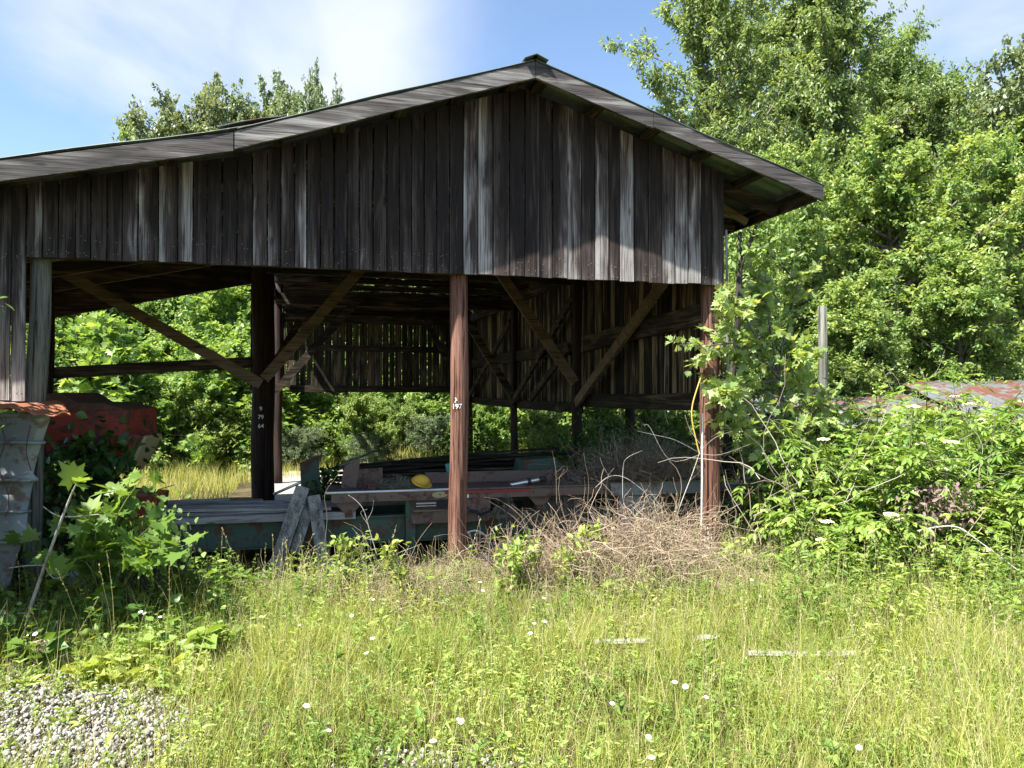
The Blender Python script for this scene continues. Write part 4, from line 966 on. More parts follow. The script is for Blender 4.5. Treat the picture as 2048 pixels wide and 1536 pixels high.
TT_['shrubL'] = (make_tree('sycamore_sprout', 8, 3.4, 1.8, .04, 'under', LOBED, .22, 46, 11, 10, 'bark', 'cone', .35, .2, twig_len=.5, stems=3, tr=.05, upb=1.0), 3.4)
def put(kind, px, z, py_top, rz, label, cat, group=None, wide=1.0):
    tpl, h0 = TT_[kind]; h = hz(py_top, z); s = h / h0
    r = place(tpl, kind, (X_(px, z), z, 0), rz, s * wide, label, cat, group, sz=s); return r
# tall right-hand trees
put('cherry', 1440, 19, 20, .3, 'tallest feathery wild cherry with upright shoots, just right of the barn ridge', 'tree', wide=1.0)
put('cherry2', 1640, 21, -35, 2.1, 'tall thin-leaved wild cherry behind, second to the right of the barn roof', 'tree', wide=.95)
put('cherry', 1545, 22.5, 60, 3.9, 'wild cherry filling the middle between the two tallest cherries', 'tree', wide=1.1)
put('maple3', 1560, 15.5, 380, 4.0, 'bright green maple leaning over the low shed beside the barn eave', 'tree', wide=1.0)
put('maple', 1790, 17, 300, 1.0, 'rounded light green maple in front of the tall cherries', 'tree', wide=1.05)
put('cherry2', 1880, 23, 180, 5.0, 'narrow cherry tree rising behind the light green maples at the right', 'tree', wide=.9)
put('cherry2', 1770, 24, 110, 1.7, 'wild cherry crown closing the gap right of the tallest cherries', 'tree', wide=1.0)
put('oak', 2110, 25, 120, 5.2, 'greyish oak at the right edge with a sparse broken top', 'tree', wide=.75)
put('maple3', 2010, 17.5, 350, 2.7, 'dense green maple at the far right above the shed roof', 'tree', wide=1.0)
put('maple2', 1700, 13.6, 560, .4, 'low spreading maple directly behind the bare wooden pole', 'tree', wide=1.1)
put('maple2', 1930, 14.2, 500, 3.4, 'broad low maple above the rusty corrugated roof', 'tree', wide=1.1)
put('maple2', 1520, 12.9, 600, 5.0, 'low maple branches just outside the right corner of the barn', 'tree', wide=.75)
put('oak', 1730, 30, 190, 3.3, 'hazy tall oak far behind the cherries on the right', 'tree', wide=.8)
for i, (px, z, pt) in enumerate(((1480, 26, 300), (1600, 27, 260), (1850, 27, 280), (1960, 26, 260), (2090, 27, 240), (1350, 28, 380), (1900, 31, 250), (2030, 31, 230))):
    put(['maple3', 'oak', 'cherry2', 'maple'][i % 4], px, z, pt, i * 1.3, 'green tree filling the woodland wall behind the right-hand maples and cherries', 'tree', 'background trees on the right', wide=1.1)
r0 = place(TT_['shrubB'][0], 'shrubB', (-5.0, 4.55, 0), 1.0, .95, 'broad bush standing left of the grey tub and shading it', 'shrub')
place(TT_['shrubA'][0], 'shrubA', (-5.9, 4.3, 0), 3.0, .95, 'second taller bush added out of view at the left to thicken the shade on the tub', 'shrub')  # unseen bush, added to close sun spots on the tub
# left oaks above the lean-to roof
put('oak', 390, 38, 222, .6, 'big round-crowned oak above the left lean-to roof', 'tree', wide=.72)
put('oak', 530, 40, 200, 2.2, 'taller oak crown right beside the big round oak above the roof', 'tree', wide=.62)
put('oak', 655, 42, 198, 4.4, 'narrow oak crown peeping over the roof slope right of the two big oaks', 'tree', wide=.36)
put('maple', 285, 30, 310, 1.4, 'small light green tree at the left foot of the big round oak', 'tree', wide=.62)
# woodland behind the barn
rg = np.random.default_rng(21)
for i in range(17):
    px = -150 + i * 97 + rg.uniform(-20, 20); z = 28 + rg.uniform(-1.5, 3); lim = 395 if px < 300 else 330 if px < 1150 else 300
    kd = ['maple', 'oak', 'cherry'][i % 3]
    put(kd, px, z, lim + rg.uniform(0, 60), rg.uniform(0, 6), 'green tree in the woodland seen through the open barn', 'tree', 'woodland trees behind the barn', wide=1.15)
for i in range(15):
    px = -80 + i * 105 + rg.uniform(-20, 20); z = 20.6 + rg.uniform(-.6, 1)
    z = z + (5.5 if 480 < px < 1250 else .5 if px < 480 else 0)
    put(['maple2', 'shrubA'][i % 2], px, z, 520 + rg.uniform(0, 50), rg.uniform(0, 6), 'young tree at the wood edge seen below the barn roof', 'tree', 'young trees along the wood edge', wide=1.0)
# understory, individually placed
sp = [('shrubL', 210, 16.0, 640, 'pale big-leaved sprout seen below the left diagonal brace'), ('shrubA', 130, 16.5, 690, 'dense shrub behind the red machine'),
      ('shrubL', 420, 16.6, 700, 'sunlit big-leaved sprout left of the inner dark post'), ('shrubB', 330, 16.2, 720, 'bushy light green shrub in the left opening'),
      ('shrubA', 470, 21.3, 610, 'tall shrub filling the top of the left opening'), ('shrubS', 600, 16.6, 860, 'grey-green feathery shrub right of the inner dark post'),
      ('shrubB', 720, 21.4, 775, 'shrub under the rear wall in the middle of the opening'), ('shrubL', 655, 21.3, 790, 'large-leaved bush behind the slanting steel pipe'),
      ('shrubS', 860, 20.6, 835, 'pale rounded shrub just left of the front middle post'), ('shrubB', 800, 21.2, 800, 'yellow-green bush behind the lumber stack'),
      ('shrubA', 985, 21.2, 800, 'sunlit bush between the middle post and the next dark post'), ('shrubB', 1090, 20.0, 810, 'dark shrub seen under the side wall of the barn'),
      ('shrubA', 1210, 15.0, 790, 'shaded shrub beyond the side wall by the dead vines'), ('shrubB', 1330, 13.6, 790, 'leafy bush outside the side wall near the right post'),
      ('shrubA', 560, 20.9, 740, 'bush right behind the pair of inner dark posts'), ('shrubB', 20, 15.5, 660, 'bush at the left edge behind the grey post'),
      ('shrubL', 1270, 12.8, 860, 'low big-leaved sprout in the gap under the side wall'), ('shrubB', 1110, 16.5, 860, 'low shaded bush under the middle of the side wall')]
sp = [q for q in sp]
for i in range(16):   # low sunlit scrub beyond the rear wall and at the meadow edge
    px = 545 + i * 34 + rg.uniform(-10, 10); z = 17.2 + (i % 3) * .8 if px < 760 else 22.6 + (i % 3) * .9
    put(['shrubB', 'shrubA', 'shrubS', 'shrubL'][i % 4], px, z, ([815, 800, 835, 790][i % 4] if px > 760 else [880, 865, 875, 850][i % 4]) + rg.uniform(-25, 10), rg.uniform(0, 6), 'low sunlit scrub bush seen under the rear wall', 'shrub', 'low scrub beyond the rear wall', wide=1.15)
for i in range(11):
    px = 60 + i * 45 + rg.uniform(-12, 12); z = 16.4 + (i % 3) * .9
    put(['shrubB', 'shrubL', 'shrubA'][i % 3], px, z, [800, 750, 700][i % 3] + rg.uniform(-20, 20), rg.uniform(0, 6), 'layered light green bush in the left opening behind the grass', 'shrub', 'bushes at the edge of the far grass', wide=1.2)
for k_, px, z, pt, lb in sp: put(k_, px, z, pt, rg.uniform(0, 6), lb, 'shrub')
# slim dark trunk beside the right corner
def slim():
    o = empty('slim_dark_tree', (X_(1472, 11.4), 11.4, 0), 0, 'slim dark forked trunk standing close outside the right barn corner', 'tree')
    def q(px, py, d=0): return Vector(((px - 1472) / F * 11.4, d, hz(py, 11.4)))
    m = MB(); m.tube(smooth_path([q(1455, 950), q(1458, 800), q(1472, 700), q(1476, 620), q(1480, 530), q(1478, 420)]), list(np.linspace(.07, .035, 26)), 10, wob=.15)
    m.tube(smooth_path([q(1479, 540), q(1495, 500), q(1512, 455), q(1530, 400)]), list(np.linspace(.035, .02, 19)), 8); m.tube(smooth_path([q(1460, 760), q(1500, 700), q(1540, 650)]), .02, 6)
    m.tube(smooth_path([q(1500, 455, .1), q(1540, 500, .1), q(1575, 535, .1), q(1590, 560)]), .014, 6)
    m.build('trunk', M['bark_dark'], o, smooth=True)
    rg = np.random.default_rng(4); n = 1500; B = np.stack([rg.uniform(-.3, 1.0, n), rg.uniform(-.3, .6, n), rg.uniform(3.6, 4.9, n)], 1)
    scatter('crown', LEAF[0], LEAF[1], B, frames(rg.normal(size=(n, 3)) + [0, 0, -.6], rg, upbias=.3), rg.uniform(.07, .14, n), M['maple'], o, rg.uniform(.2, .7, n))
slim()
# ---- branch with leaves traced from the photograph (maple sapling before the right post, sycamore etc.)
def leafy(name, loc, stems, rad, leafT, lsize, mat, bark, label, cat, seed, n_sub=6, n_leaf=8, sublen=.25, droop=.3, upb=.5, lw=1.0, tintm=.5, tip=.0, extra=None):
    rg = np.random.default_rng(seed); o = empty(name, loc, 0, label, cat); A = Acc(); BB = []; DD = []; SS = []
    for st in stems:
        P = np.array([tuple(p) for p in smooth_path([Vector(p) - Vector(loc) for p in st], 5)]); n = len(P)
        V, L, S = tubes_np(P[None], np.linspace(rad, rad * .3, n)[None], 6); A.add(V, L, S, .5)
        i0 = rg.uniform(.25, 1, n_sub) * (n - 1.001); k = i0.astype(int); Q0 = P[k] + (P[k + 1] - P[k]) * (i0 - k)[:, None]
        D = nrm(P[k + 1] - P[k]) * .8 + rg.normal(size=(n_sub, 3)) * .6; TP = curvy(rg, Q0, D, sublen * rg.uniform(.5, 1.3, n_sub), 5, .4, -.2)
        V, L, S = tubes_np(TP, np.linspace(rad * .4, rad * .05, 5)[None] * np.ones((n_sub, 1)), 4); A.add(V, L, S, .5)
        f = rg.uniform(0.1, 1, (n_sub, n_leaf)) * 3.999; k = f.astype(int); j = np.arange(n_sub)[:, None]
        B = TP[j, k] + (TP[j, k + 1] - TP[j, k]) * (f - k)[..., None]; Dl = nrm(TP[j, k + 1] - TP[j, k]) * .7 + rg.normal(size=(n_sub, n_leaf, 3)) * .7; Dl[..., 2] -= droop
        BB.append(B.reshape(-1, 3)); DD.append(Dl.reshape(-1, 3)); SS.append(rg.uniform(.5, 1.15, n_sub * n_leaf))
    A.build('stems', M[bark], o); B = np.concatenate(BB); D = np.concatenate(DD); n = len(B); s = np.concatenate(SS) * lsize
    B = B + nrm(D) * lsize * .15
    scatter('leaves', leafT[0], leafT[1], B, frames(D, rg, upbias=upb), s, M[mat], o, np.clip(rg.normal(size=n) * .2 + tintm, 0, 1), Sx=np.full(n, lw))
    return o
def P_(px, py, z): return W_(px, py, z)
zb = 7.35; bs = Vector((X_(1590, 8.6), 8.6, 0)); hub = P_(1560, 760, 8.4)
stm = [[bs, hub, P_(1580, 640, 8.6), P_(1600, 560, 8.8)], [bs, hub, P_(1500, 700, 8.0), P_(1430, 625, 7.5)], [hub, P_(1490, 690, 7.9), P_(1400, 695, 7.4)], [hub, P_(1500, 770, 7.8), P_(1440, 790, 7.5)],
       [bs, P_(1560, 880, 8.0), P_(1480, 860, 7.7)], [hub, P_(1540, 650, 8.2), P_(1530, 570, 8.3)], [hub, P_(1580, 740, 8), P_(1610, 720, 7.9)],
       [hub, P_(1500, 650, 8), P_(1470, 600, 7.8)], [bs, P_(1620, 840, 8), P_(1690, 815, 8)], [bs, P_(1520, 830, 7.9), P_(1450, 820, 7.6)]]
leafy('maple_sapling', tuple(bs), stm, .016, LOBED, .105, 'maple', 'bark', 'young maple sapling reaching pale new leaves across the right front post', 'sapling', 9, 16, 12, .34, .35, .6, tintm=.62)
# elderberry bushes: pinnate leaves and flat cream flower heads
def elder(name, loc, h, rad, seed, label, nst=16, nlf=13, umb=3):
    rg = np.random.default_rng(seed); o = empty(name, loc, 0, label, 'bush'); A = Acc()
    a = rg.uniform(0, 6.28, nst); r = np.sqrt(rg.uniform(0, 1, nst)); P0 = np.stack([np.cos(a) * r * rad * .35, np.sin(a) * r * rad * .35, np.zeros(nst)], 1)
    D = np.stack([np.cos(a) * r * .75, np.sin(a) * r * .75, np.ones(nst)], 1); P = curvy(rg, P0, D, h * rg.uniform(.7, 1.12, nst), 10, .35, -.1)
    V, L, S = tubes_np(P, np.linspace(.013, .005, 10)[None] * np.ones((nst, 1)), 5); A.add(V, L, S, .5)
    m_ = nst * nlf; si = np.repeat(np.arange(nst), nlf); f = rg.uniform(.22, 1, m_) ** .7 * 8.999; k = f.astype(int); Q0 = P[si, k] + (P[si, k + 1] - P[si, k]) * (f - k)[:, None]
    D2 = rg.normal(size=(m_, 3)); D2[:, 2] = np.abs(D2[:, 2]) * .5 + .25; T2 = curvy(rg, Q0, D2, rg.uniform(.22, .4, m_), 6, .25, -1.1)
    V, L, S = tubes_np(T2, np.linspace(.0035, .0015, 6)[None] * np.ones((m_, 1)), 3); A.add(V, L, S, .5); A.build('stems', M['weedstem'], o)
    BB = []; DD = []; SS = []
    for q in range(2, 6):
        ax = nrm(T2[:, q] - T2[:, q - 1]); sd = nrm(np.cross(ax, [0, 0, 1.0]))
        for sg in ((-1, 1) if q < 5 else (-1, 0, 1)):
            d = ax * (.75 if sg else 1.0) + sd * sg * .8; d[:, 2] -= .25; BB.append(T2[:, q]); DD.append(d + rg.normal(size=d.shape) * .12); SS.append(rg.uniform(.065, .12, m_))
    B = np.concatenate(BB); D = np.concatenate(DD); n = len(B)
    Dn = nrm(D); Z = np.array([0, 0, 1.0]) + rg.normal(size=(n, 3)) * .3; Z = nrm(Z - Dn * np.sum(Z * Dn, 1, keepdims=True)); X = np.cross(Dn, Z); Fm = np.stack([X, Dn, Z], 2)
    tl = np.tile(rg.normal(size=m_) * .15, len(BB)); hgt = np.clip(B[:, 2] / h, 0, 1)
    scatter('leaves', LEAF[0], LEAF[1], B, Fm, np.concatenate(SS), M['elder'], o, np.clip(.38 + tl + rg.normal(size=n) * .1 + .2 * hgt, 0, 1), Sx=np.full(n, .85))
    # umbels
    tips = P[:, -1][np.argsort(P[:, -1, 1])][:umb]
    for tpt in tips:
        nn = 110; rr = np.sqrt(rg.uniform(0, 1, nn)) * .058; aa = rg.uniform(0, 6.28, nn); Bp = np.stack([np.cos(aa) * rr, np.sin(aa) * rr, .05 - rr * .25 + rg.uniform(-.006, .006, nn)], 1) + tpt
        Tm = [(-.5, -.5, 0), (.5, -.5, 0), (.5, .5, .2), (-.5, .5, .2), (0, 0, .5)]
        scatter('flower_head', Tm, [(0, 1, 4), (1, 2, 4), (2, 3, 4), (3, 0, 4)], Bp, frames(rg.normal(size=(nn, 3)) * .4 + [0, 1, .1], rg, upbias=2), np.full(nn, .014), M['umbel'], o)
    return o
M['weedstem'] = leaf_mat('green_stems', [(.10, .13, .04), (.2, .22, .08)], .1, .7, .2, 1)
for i, (px, z, pt, rd, lb) in enumerate(((1645, 7.9, 850, .68, 'flowering elderberry bush nearest the right front post'), (1740, 7.5, 805, .8, 'tall flowering elderberry in the middle of the right thicket'),
        (1880, 8.2, 780, .9, 'high elderberry below the rusty shed roof'), (2010, 7.4, 830, .9, 'elderberry at the right edge with cream flower heads'), (1690, 7.0, 980, .6, 'low elderberry spilling into the meadow, front of the right thicket'),
        (1960, 6.8, 1000, .6, 'low leafy elderberry at the front near the right edge'), (1800, 8.9, 775, .9, 'elderberry behind the others under the shed eave'), (1650, 9.2, 770, .7, 'elderberry in front of the bare wooden pole'), (1840, 6.9, 1010, .55, 'small elderberry tuft in front of the thicket, next to the withered stems'),
        (2150, 8.0, 800, 1.0, 'elderberry cut by the right edge, tallest there'), (1800, 9.7, 755, .8, 'elderberry rising in front of the shed roof, left of the rusty sheets'), (2060, 9.4, 790, .7, 'elderberry under the rusty roof edge at the far right'), (1885, 9.6, 765, .7, 'elderberry partly hiding the left edge of the rusty roof'))):
    elder('elderberry_bush', (X_(px, z), z, 0), hz(pt, z) * 1.0, rd, 50 + i, lb, 20 if i < 4 else 15, 20)
# bare grey twigs threaded through the thicket
rgt = np.random.default_rng(55); n = 170; px = rgt.uniform(1480, 2090, n); z = rgt.uniform(6.7, 8.6, n); P0 = np.stack([(px - 1024) / F * z, z, np.zeros(n)], 1); P0[:, 2] = rgt.uniform(0, 1.0, n)
D = rgt.normal(size=(n, 3)) * .6; D[:, 2] = rgt.uniform(.3, 1.4, n); P = curvy(rgt, P0, D, rgt.uniform(.5, 1.3, n), 9, .55, -.2); V, L, S = tubes_np(P, np.linspace(.0048, .0016, 9)[None] * rgt.uniform(.6, 1.3, n)[:, None], 4)
A = Acc(); A.add(V, L, S, np.repeat(rgt.uniform(.2, 1, n), 36)); o = A.build('bare_twigs', M['deadgrey']); tag(o, 'bare grey twigs tangled through the elderberry thicket', 'twigs', kind='stuff')
# withered pinkish clump in the thicket
rgw = np.random.default_rng(77); n = 420; B = np.stack([rgw.normal(size=n) * .16, rgw.normal(size=n) * .1, .75 + rgw.normal(size=n) * .12], 1)
o = empty('withered_weed', (X_(1880, 6.55), 6.55, 0), 0, 'withered pinkish brown weed clump among the green bushes at the right', 'weed')
scatter('leaves', LEAF[0], LEAF[1], B, frames(rgw.normal(size=(n, 3)) + [0, 0, -.8], rgw), rgw.uniform(.03, .07, n), M['pinkdead'], o, rgw.uniform(0, 1, n))
P = curvy(rgw, np.zeros((16, 3)), rgw.normal(size=(16, 3)) * .15 + [0, 0, 1], rgw.uniform(.6, .9, 16), 7, .25); V, L, S = tubes_np(P, np.full((16, 7), .004), 4); A = Acc(); A.add(V, L, S); A.build('stems', M['deadstem'], o)
# dead branches
def branch(name, pts, rad, mat, label, subs=(), cat='branch'):
    m = MB(); sp_ = smooth_path(pts, 6); rad *= .45; m.tube(sp_, list(np.linspace(rad, rad * .4, len(sp_))), 8, wob=.1)
    for sb in subs: q = smooth_path(sb, 5); m.tube(q, list(np.linspace(rad * .5, rad * .2, len(q))), 6)
    o = m.build(name, M[mat], smooth=True); tag(o, label, cat); return o
branch('dead_branch', [P_(1830, 1062, 6.4), P_(1905, 1052, 6.3), P_(1960, 1085, 6.2), P_(2060, 1160, 6.0)], .018, 'bark_white', 'pale bare branch slanting down through the bushes at the right edge')
branch('dead_branch', [P_(1800, 960, 7.1), P_(1860, 925, 7.0), P_(1920, 880, 7.1), P_(1990, 850, 7.2)], .009, 'bark_white', 'thin grey twig arching up in the thicket below the shed roof', [[P_(1860, 925, 7.0), P_(1900, 930, 6.9), P_(1990, 960, 6.8)], [P_(1900, 895, 7.0), P_(1880, 850, 7), P_(1890, 830, 7)]])
branch('dead_branch', [P_(1855, 790, 9.5), P_(1850, 760, 9.5), P_(1840, 735, 9.5)], .012, 'bark_white', 'forked bare twig standing up in front of the shed roof', [[P_(1850, 762, 9.5), P_(1875, 740, 9.5), P_(1890, 700, 9.5)], [P_(1790, 790, 9.4), P_(1770, 750, 9.4), P_(1765, 720, 9.4)], [P_(1770, 752, 9.4), P_(1792, 732, 9.4)]])
branch('dead_branch', [P_(1345, 1060, 6.9), P_(1360, 1010, 6.9), P_(1385, 945, 6.95), P_(1400, 900, 7.0), P_(1403, 875, 7.0)], .011, 'bark_white', 'upright bare sapling stem just left of the right front post', [
    [P_(1400, 907, 7), P_(1440, 909, 6.9), P_(1500, 888, 6.9)], [P_(1398, 905, 7), P_(1350, 880, 6.9), P_(1310, 870, 6.9), P_(1275, 862, 6.9)], [P_(1402, 900, 7), P_(1430, 875, 6.9), P_(1465, 862, 6.9)], [P_(1398, 910, 7), P_(1340, 920, 6.9), P_(1300, 855, 6.9), P_(1290, 850, 6.9)],
    [P_(1402, 890, 7), P_(1380, 860, 7), P_(1370, 830, 7)]])
branch('dead_branch', [P_(1245, 1000, 6.6), P_(1246, 935, 6.6), P_(1255, 915, 6.6), P_(1284, 901, 6.6)], .006, 'bark_white', 'hooked pale twig above the dead brush, between the two front posts')
branch('dead_branch', [P_(1190, 975, 6.7), P_(1218, 953, 6.7), P_(1250, 955, 6.7), P_(1290, 985, 6.7), P_(1320, 1020, 6.7)], .007, 'bark_white', 'arched pale stick lying over the dead vines', [[P_(1218, 953, 6.7), P_(1205, 930, 6.7), P_(1200, 915, 6.7)]])
branch('dead_branch', [P_(1113, 1010, 6.9), P_(1112, 950, 6.9), P_(1108, 915, 6.9)], .006, 'deadstem', 'upright reddish dead stem right of the steel cylinder', [[P_(1112, 945, 6.9), P_(1130, 930, 6.9)], [P_(1112, 960, 6.9), P_(1134, 940, 6.9), P_(1132, 932, 6.9)], [P_(1111, 935, 6.9), P_(1104, 900, 6.9)]])
branch('dead_branch', [P_(976, 1130, 6.2), P_(980, 1085, 6.2), P_(984, 1058, 6.2), P_(1004, 1047, 6.2)], .006, 'bark_white', 'hooked white twig in front of the middle post, right side')
branch('dead_branch', [P_(755, 1110, 6.0), P_(740, 1060, 6.0), P_(728, 1020, 6.0), P_(712, 1000, 6.0), P_(697, 990, 6)], .007, 'bark_white', 'forked pale dead weed before the work table leg', [[P_(738, 1050, 6), P_(722, 1025, 6), P_(735, 1018, 6)], [P_(745, 1080, 6), P_(720, 1070, 6), P_(705, 1055, 6)], [P_(735, 1040, 6), P_(745, 1020, 6), P_(748, 1000, 6)]])
branch('dead_branch', [P_(645, 1125, 6.1), P_(655, 1040, 6.1), P_(650, 990, 6.1), P_(668, 960, 6.1), P_(685, 936, 6.1)], .005, 'deadstem', 'thin curved dead stem crossing the left end of the table')
# white leaning stem at the left with large lobed leaves
zs_ = 5.15
stm = [[P_(62, 1290, zs_), P_(58, 1240, zs_), P_(82, 1160, 5.1), P_(108, 1085, 5.0), P_(128, 1030, 4.95), P_(148, 980, 4.9), P_(158, 962, 4.85)]]
b0 = P_(62, 1290, zs_); b0.z = 0; stm[0][0] = b0
o = leafy('sycamore_sapling', tuple(b0), stm, .014, LOBED, .20, 'syc', 'bark_white', 'white-barked leaning sapling with one big lobed leaf at its tip, left foreground', 'sapling', 12, 1, 2, .05, .3, .4)
A = Acc(); 
for pts in ([P_(128, 1035, zs_), P_(105, 1025, zs_), P_(88, 1012, zs_)], [P_(90, 1130, zs_), P_(60, 1130, zs_), P_(20, 1135, zs_)], [P_(92, 1130, zs_), P_(110, 1155, zs_), P_(135, 1150, zs_)], [P_(132, 1033, zs_), P_(160, 1032, zs_), P_(200, 1028, zs_)], [P_(60, 1225, zs_), P_(20, 1225, zs_), P_(-20, 1232, zs_)]):
    Q = np.array([tuple(p - b0) for p in smooth_path(pts, 4)]); V, L, S = tubes_np(Q[None], np.linspace(.006, .003, len(Q))[None], 5); A.add(V, L, S)
A.build('twigs', M['bark_white'], o)
tp_ = P_(156, 966, 4.85) - b0; scatter('tip_leaves', LOBED[0], LOBED[1], np.array([tuple(tp_)] * 3), frames(np.array([[-.25, -.5, .75], [.9, -.4, .5], [.6, -.5, -.2]]), np.random.default_rng(2), upbias=.3), np.array([.19, .13, .12]), M['syc'], o, np.array([.6, .8, .5]))
bz = 5.5; b1 = Vector((X_(190, bz), bz, 0)); stm = []
for ex, ey in ((165, 1030), (215, 1010), (262, 955), (290, 950), (335, 1030), (370, 1090), (330, 1100), (70, 1100), (150, 1120), (240, 1010), (190, 1050), (135, 1060), (290, 1070), (230, 1100)):
    stm.append([b1 + Vector((random.uniform(-.1, .1), random.uniform(-.1, .2), 0)), P_((ex + 190) / 2 + random.uniform(-15, 15), (ey + 1150) / 2, bz + random.uniform(-.2, .2)), P_(ex, ey, bz + random.uniform(-.35, .3))])
leafy('sycamore_sapling', tuple(b1), stm, .006, LOBED, .15, 'syc', 'weedstem', 'bushy sycamore regrowth with broad lobed leaves before the red machine', 'sapling', 14, 5, 4, .14, .25, .5, tintm=.5)
rgq = np.random.default_rng(9)
def viney(label, cx_, cy_, z, sx, sy, n, seed, mat='ivy', size=.09, T=WIDE, name='creeper', dy=.35):
    rg = np.random.default_rng(seed); o = empty(name, (X_(cx_, z), z, 0), 0, label, 'creeper'); h0 = hz(cy_, z)
    B = np.stack([rg.normal(size=n) * sx / F * z * .5, rg.normal(size=n) * dy * .4, h0 + rg.normal(size=n) * sy / F * z * .5], 1); B[:, 2] = np.abs(B[:, 2])
    scatter('leaves', T[0], T[1], B, frames(rg.normal(size=(n, 3)) + [0, -.5, -.7], rg, upbias=.4), rg.uniform(.6, 1.2, n) * size, M[mat], o, rg.uniform(0, 1, n))
    k = 22; P0 = np.stack([rg.normal(size=k) * sx / F * z * .3, np.full(k, .1), np.zeros(k)], 1); P = curvy(rg, P0, np.tile([0, 0, 1.0], (k, 1)) + rg.normal(size=(k, 3)) * .3, np.full(k, h0 * 1.05), 8, .5)
    V, L, S = tubes_np(P, np.full((k, 8), .004), 4); A = Acc(); A.add(V, L, S); A.build('stems', M['bark_dark'], o); return o
viney('dark creeper climbing over the body of the red machine', 185, 930, 7.05, 90, 75, 520, 31)
viney('dark creeper tangle below the red machine wheel', 115, 1040, 6.9, 80, 90, 620, 32)
viney('creeper swallowing the narrow green housing at the table end', 655, 965, 9.3, 30, 40, 240, 38, 'ivy', .07)
viney('low creeper growing round the sycamore regrowth', 270, 1060, 5.9, 110, 70, 420, 33, 'under', .07)
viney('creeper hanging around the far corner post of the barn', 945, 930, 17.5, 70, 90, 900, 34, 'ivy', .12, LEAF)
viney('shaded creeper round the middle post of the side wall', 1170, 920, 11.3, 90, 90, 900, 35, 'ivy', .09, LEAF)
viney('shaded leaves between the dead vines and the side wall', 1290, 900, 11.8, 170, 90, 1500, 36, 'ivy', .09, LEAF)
viney('leafy vine at the left front of the pale dead brush', 1045, 1090, 6.3, 36, 36, 90, 37, 'weed', .06, LEAF)
# ------------------------------------------------------------------ meadow
def vnoise(x, y, s, o=0): return np.array([mnoise.noise(Vector((a * s + o, b * s - o, o))) for a, b in zip(x, y)])
def area_pts(rg, n, y0, y1, marg=.8, xr=None):
    y = np.sqrt(rg.uniform(y0 * y0, y1 * y1, n)); hw = y * 1024 / F + marg; x = rg.uniform(-1, 1, n) * hw
    return x, y
def barn_uv(x, y):
    dx, dy = x - BP0.x, y - BP0.y; c, s_ = math.cos(BT), math.sin(BT); return dx * c + dy * s_, -dx * s_ + dy * c
def gravelness(x, y):   # bottom-left patch of limestone
    px = 1024 + x / y * F; py = HZ + CAMZ / y * F
    g1 = np.clip(1.15 - ((px - 90) / 330) ** 2 - ((py - 1480) / 135) ** 2, 0, 1)
    g2 = .45 * np.clip(1 - ((px - 900) / 260) ** 2 - ((py - 1540) / 60) ** 2, 0, 1)
    return np.maximum(g1, g2)
def shade_zone(x, y):
    u, v = barn_uv(x, y); return u, v
def blades(name, x, y, z, hgt, wid, rg, mat, tint, lean=.35, k=4, curl=.5):
    n = len(x); t = np.linspace(0, 1, k); a = rg.uniform(0, 6.28, n); ld = np.stack([np.cos(a), np.sin(a)], 1) * (rg.uniform(0, 1, n) ** .7 * lean)[:, None]
    cu = rg.uniform(.2, 1.0, n) * curl
    C = np.zeros((n, k, 3)); C[..., 0] = x[:, None] + ld[:, :1] * hgt[:, None] * (t + cu[:, None] * t ** 2.5); C[..., 1] = y[:, None] + ld[:, 1:] * hgt[:, None] * (t + cu[:, None] * t ** 2.5)
    C[..., 2] = z[:, None] + hgt[:, None] * (t - .28 * cu[:, None] * t ** 3)
    b = rg.uniform(0, 6.28, n); wv = np.stack([np.cos(b), np.sin(b), np.zeros(n)], 1)[:, None, :] * (wid[:, None] * (1 - t[None] ** 1.6 * .94) * .5)[..., None]
    V = np.stack([C - wv, C + wv], 2).reshape(-1, 3); i = np.arange(k - 1); q = np.stack([i * 2, i * 2 + 1, i * 2 + 3, i * 2 + 2], 1).reshape(-1)
    L = (q[None] + (np.arange(n) * 2 * k)[:, None]).ravel(); return V, L, np.arange(len(L) // 4) * 4, np.repeat(tint, 2 * k)
rg = np.random.default_rng(101)
A = Acc()
def add_blades(n, y0, y1, h0, h1, w0, w1, tm, ts, dens=None, lean=.4, curl=.5, xr=None, cond=None, marg=.8):
    x, y = area_pts(rg, n, y0, y1, marg)
    if xr: x = rg.uniform(xr[0], xr[1], n)
    cl_ = .5 + .5 * np.sin(x * 2.1 + 1.3 * np.sin(y * 1.7)) * np.sin(y * 2.6 + x * .7); c2 = .5 + .5 * np.sin(x * 5.3 + y * 3.1) * np.sin(y * 6.1 - x * 2.3)
    keep = rg.uniform(0, 1, n) < (.45 + .55 * cl_) * (1 - .96 * gravelness(x, y) ** .5)
    u, v = barn_uv(x, y)
    if cond is not None: keep &= cond(x, y, u, v)
    x, y, cl_, c2 = x[keep], y[keep], cl_[keep], c2[keep]; m_ = len(x)
    hh = rg.uniform(h0, h1, m_) * (.6 + .55 * c2); hh *= np.where(x > .3 * y, 1.25, 1.0)
    A.add(*blades('', x, y, gz(x, y) - .01, hh, rg.uniform(w0, w1, m_), rg, None, np.clip(tm + ts * rg.normal(size=m_) + .18 * (cl_ - .5), 0, 1), lean, curl=curl))
front = lambda x, y, u, v: (v < -.15) | (u > .5)
add_blades(78000, 2.9, 5.4, .06, .27, .002, .0048, .46, .24, cond=front, lean=.6, curl=.8)
add_blades(95000, 4.6, 8.6, .06, .28, .003, .006, .46, .24, cond=front, lean=.6, curl=.8)
add_blades(20000, 2.9, 8.6, .22, .55, .002, .004, .66, .25, cond=front, lean=.35)
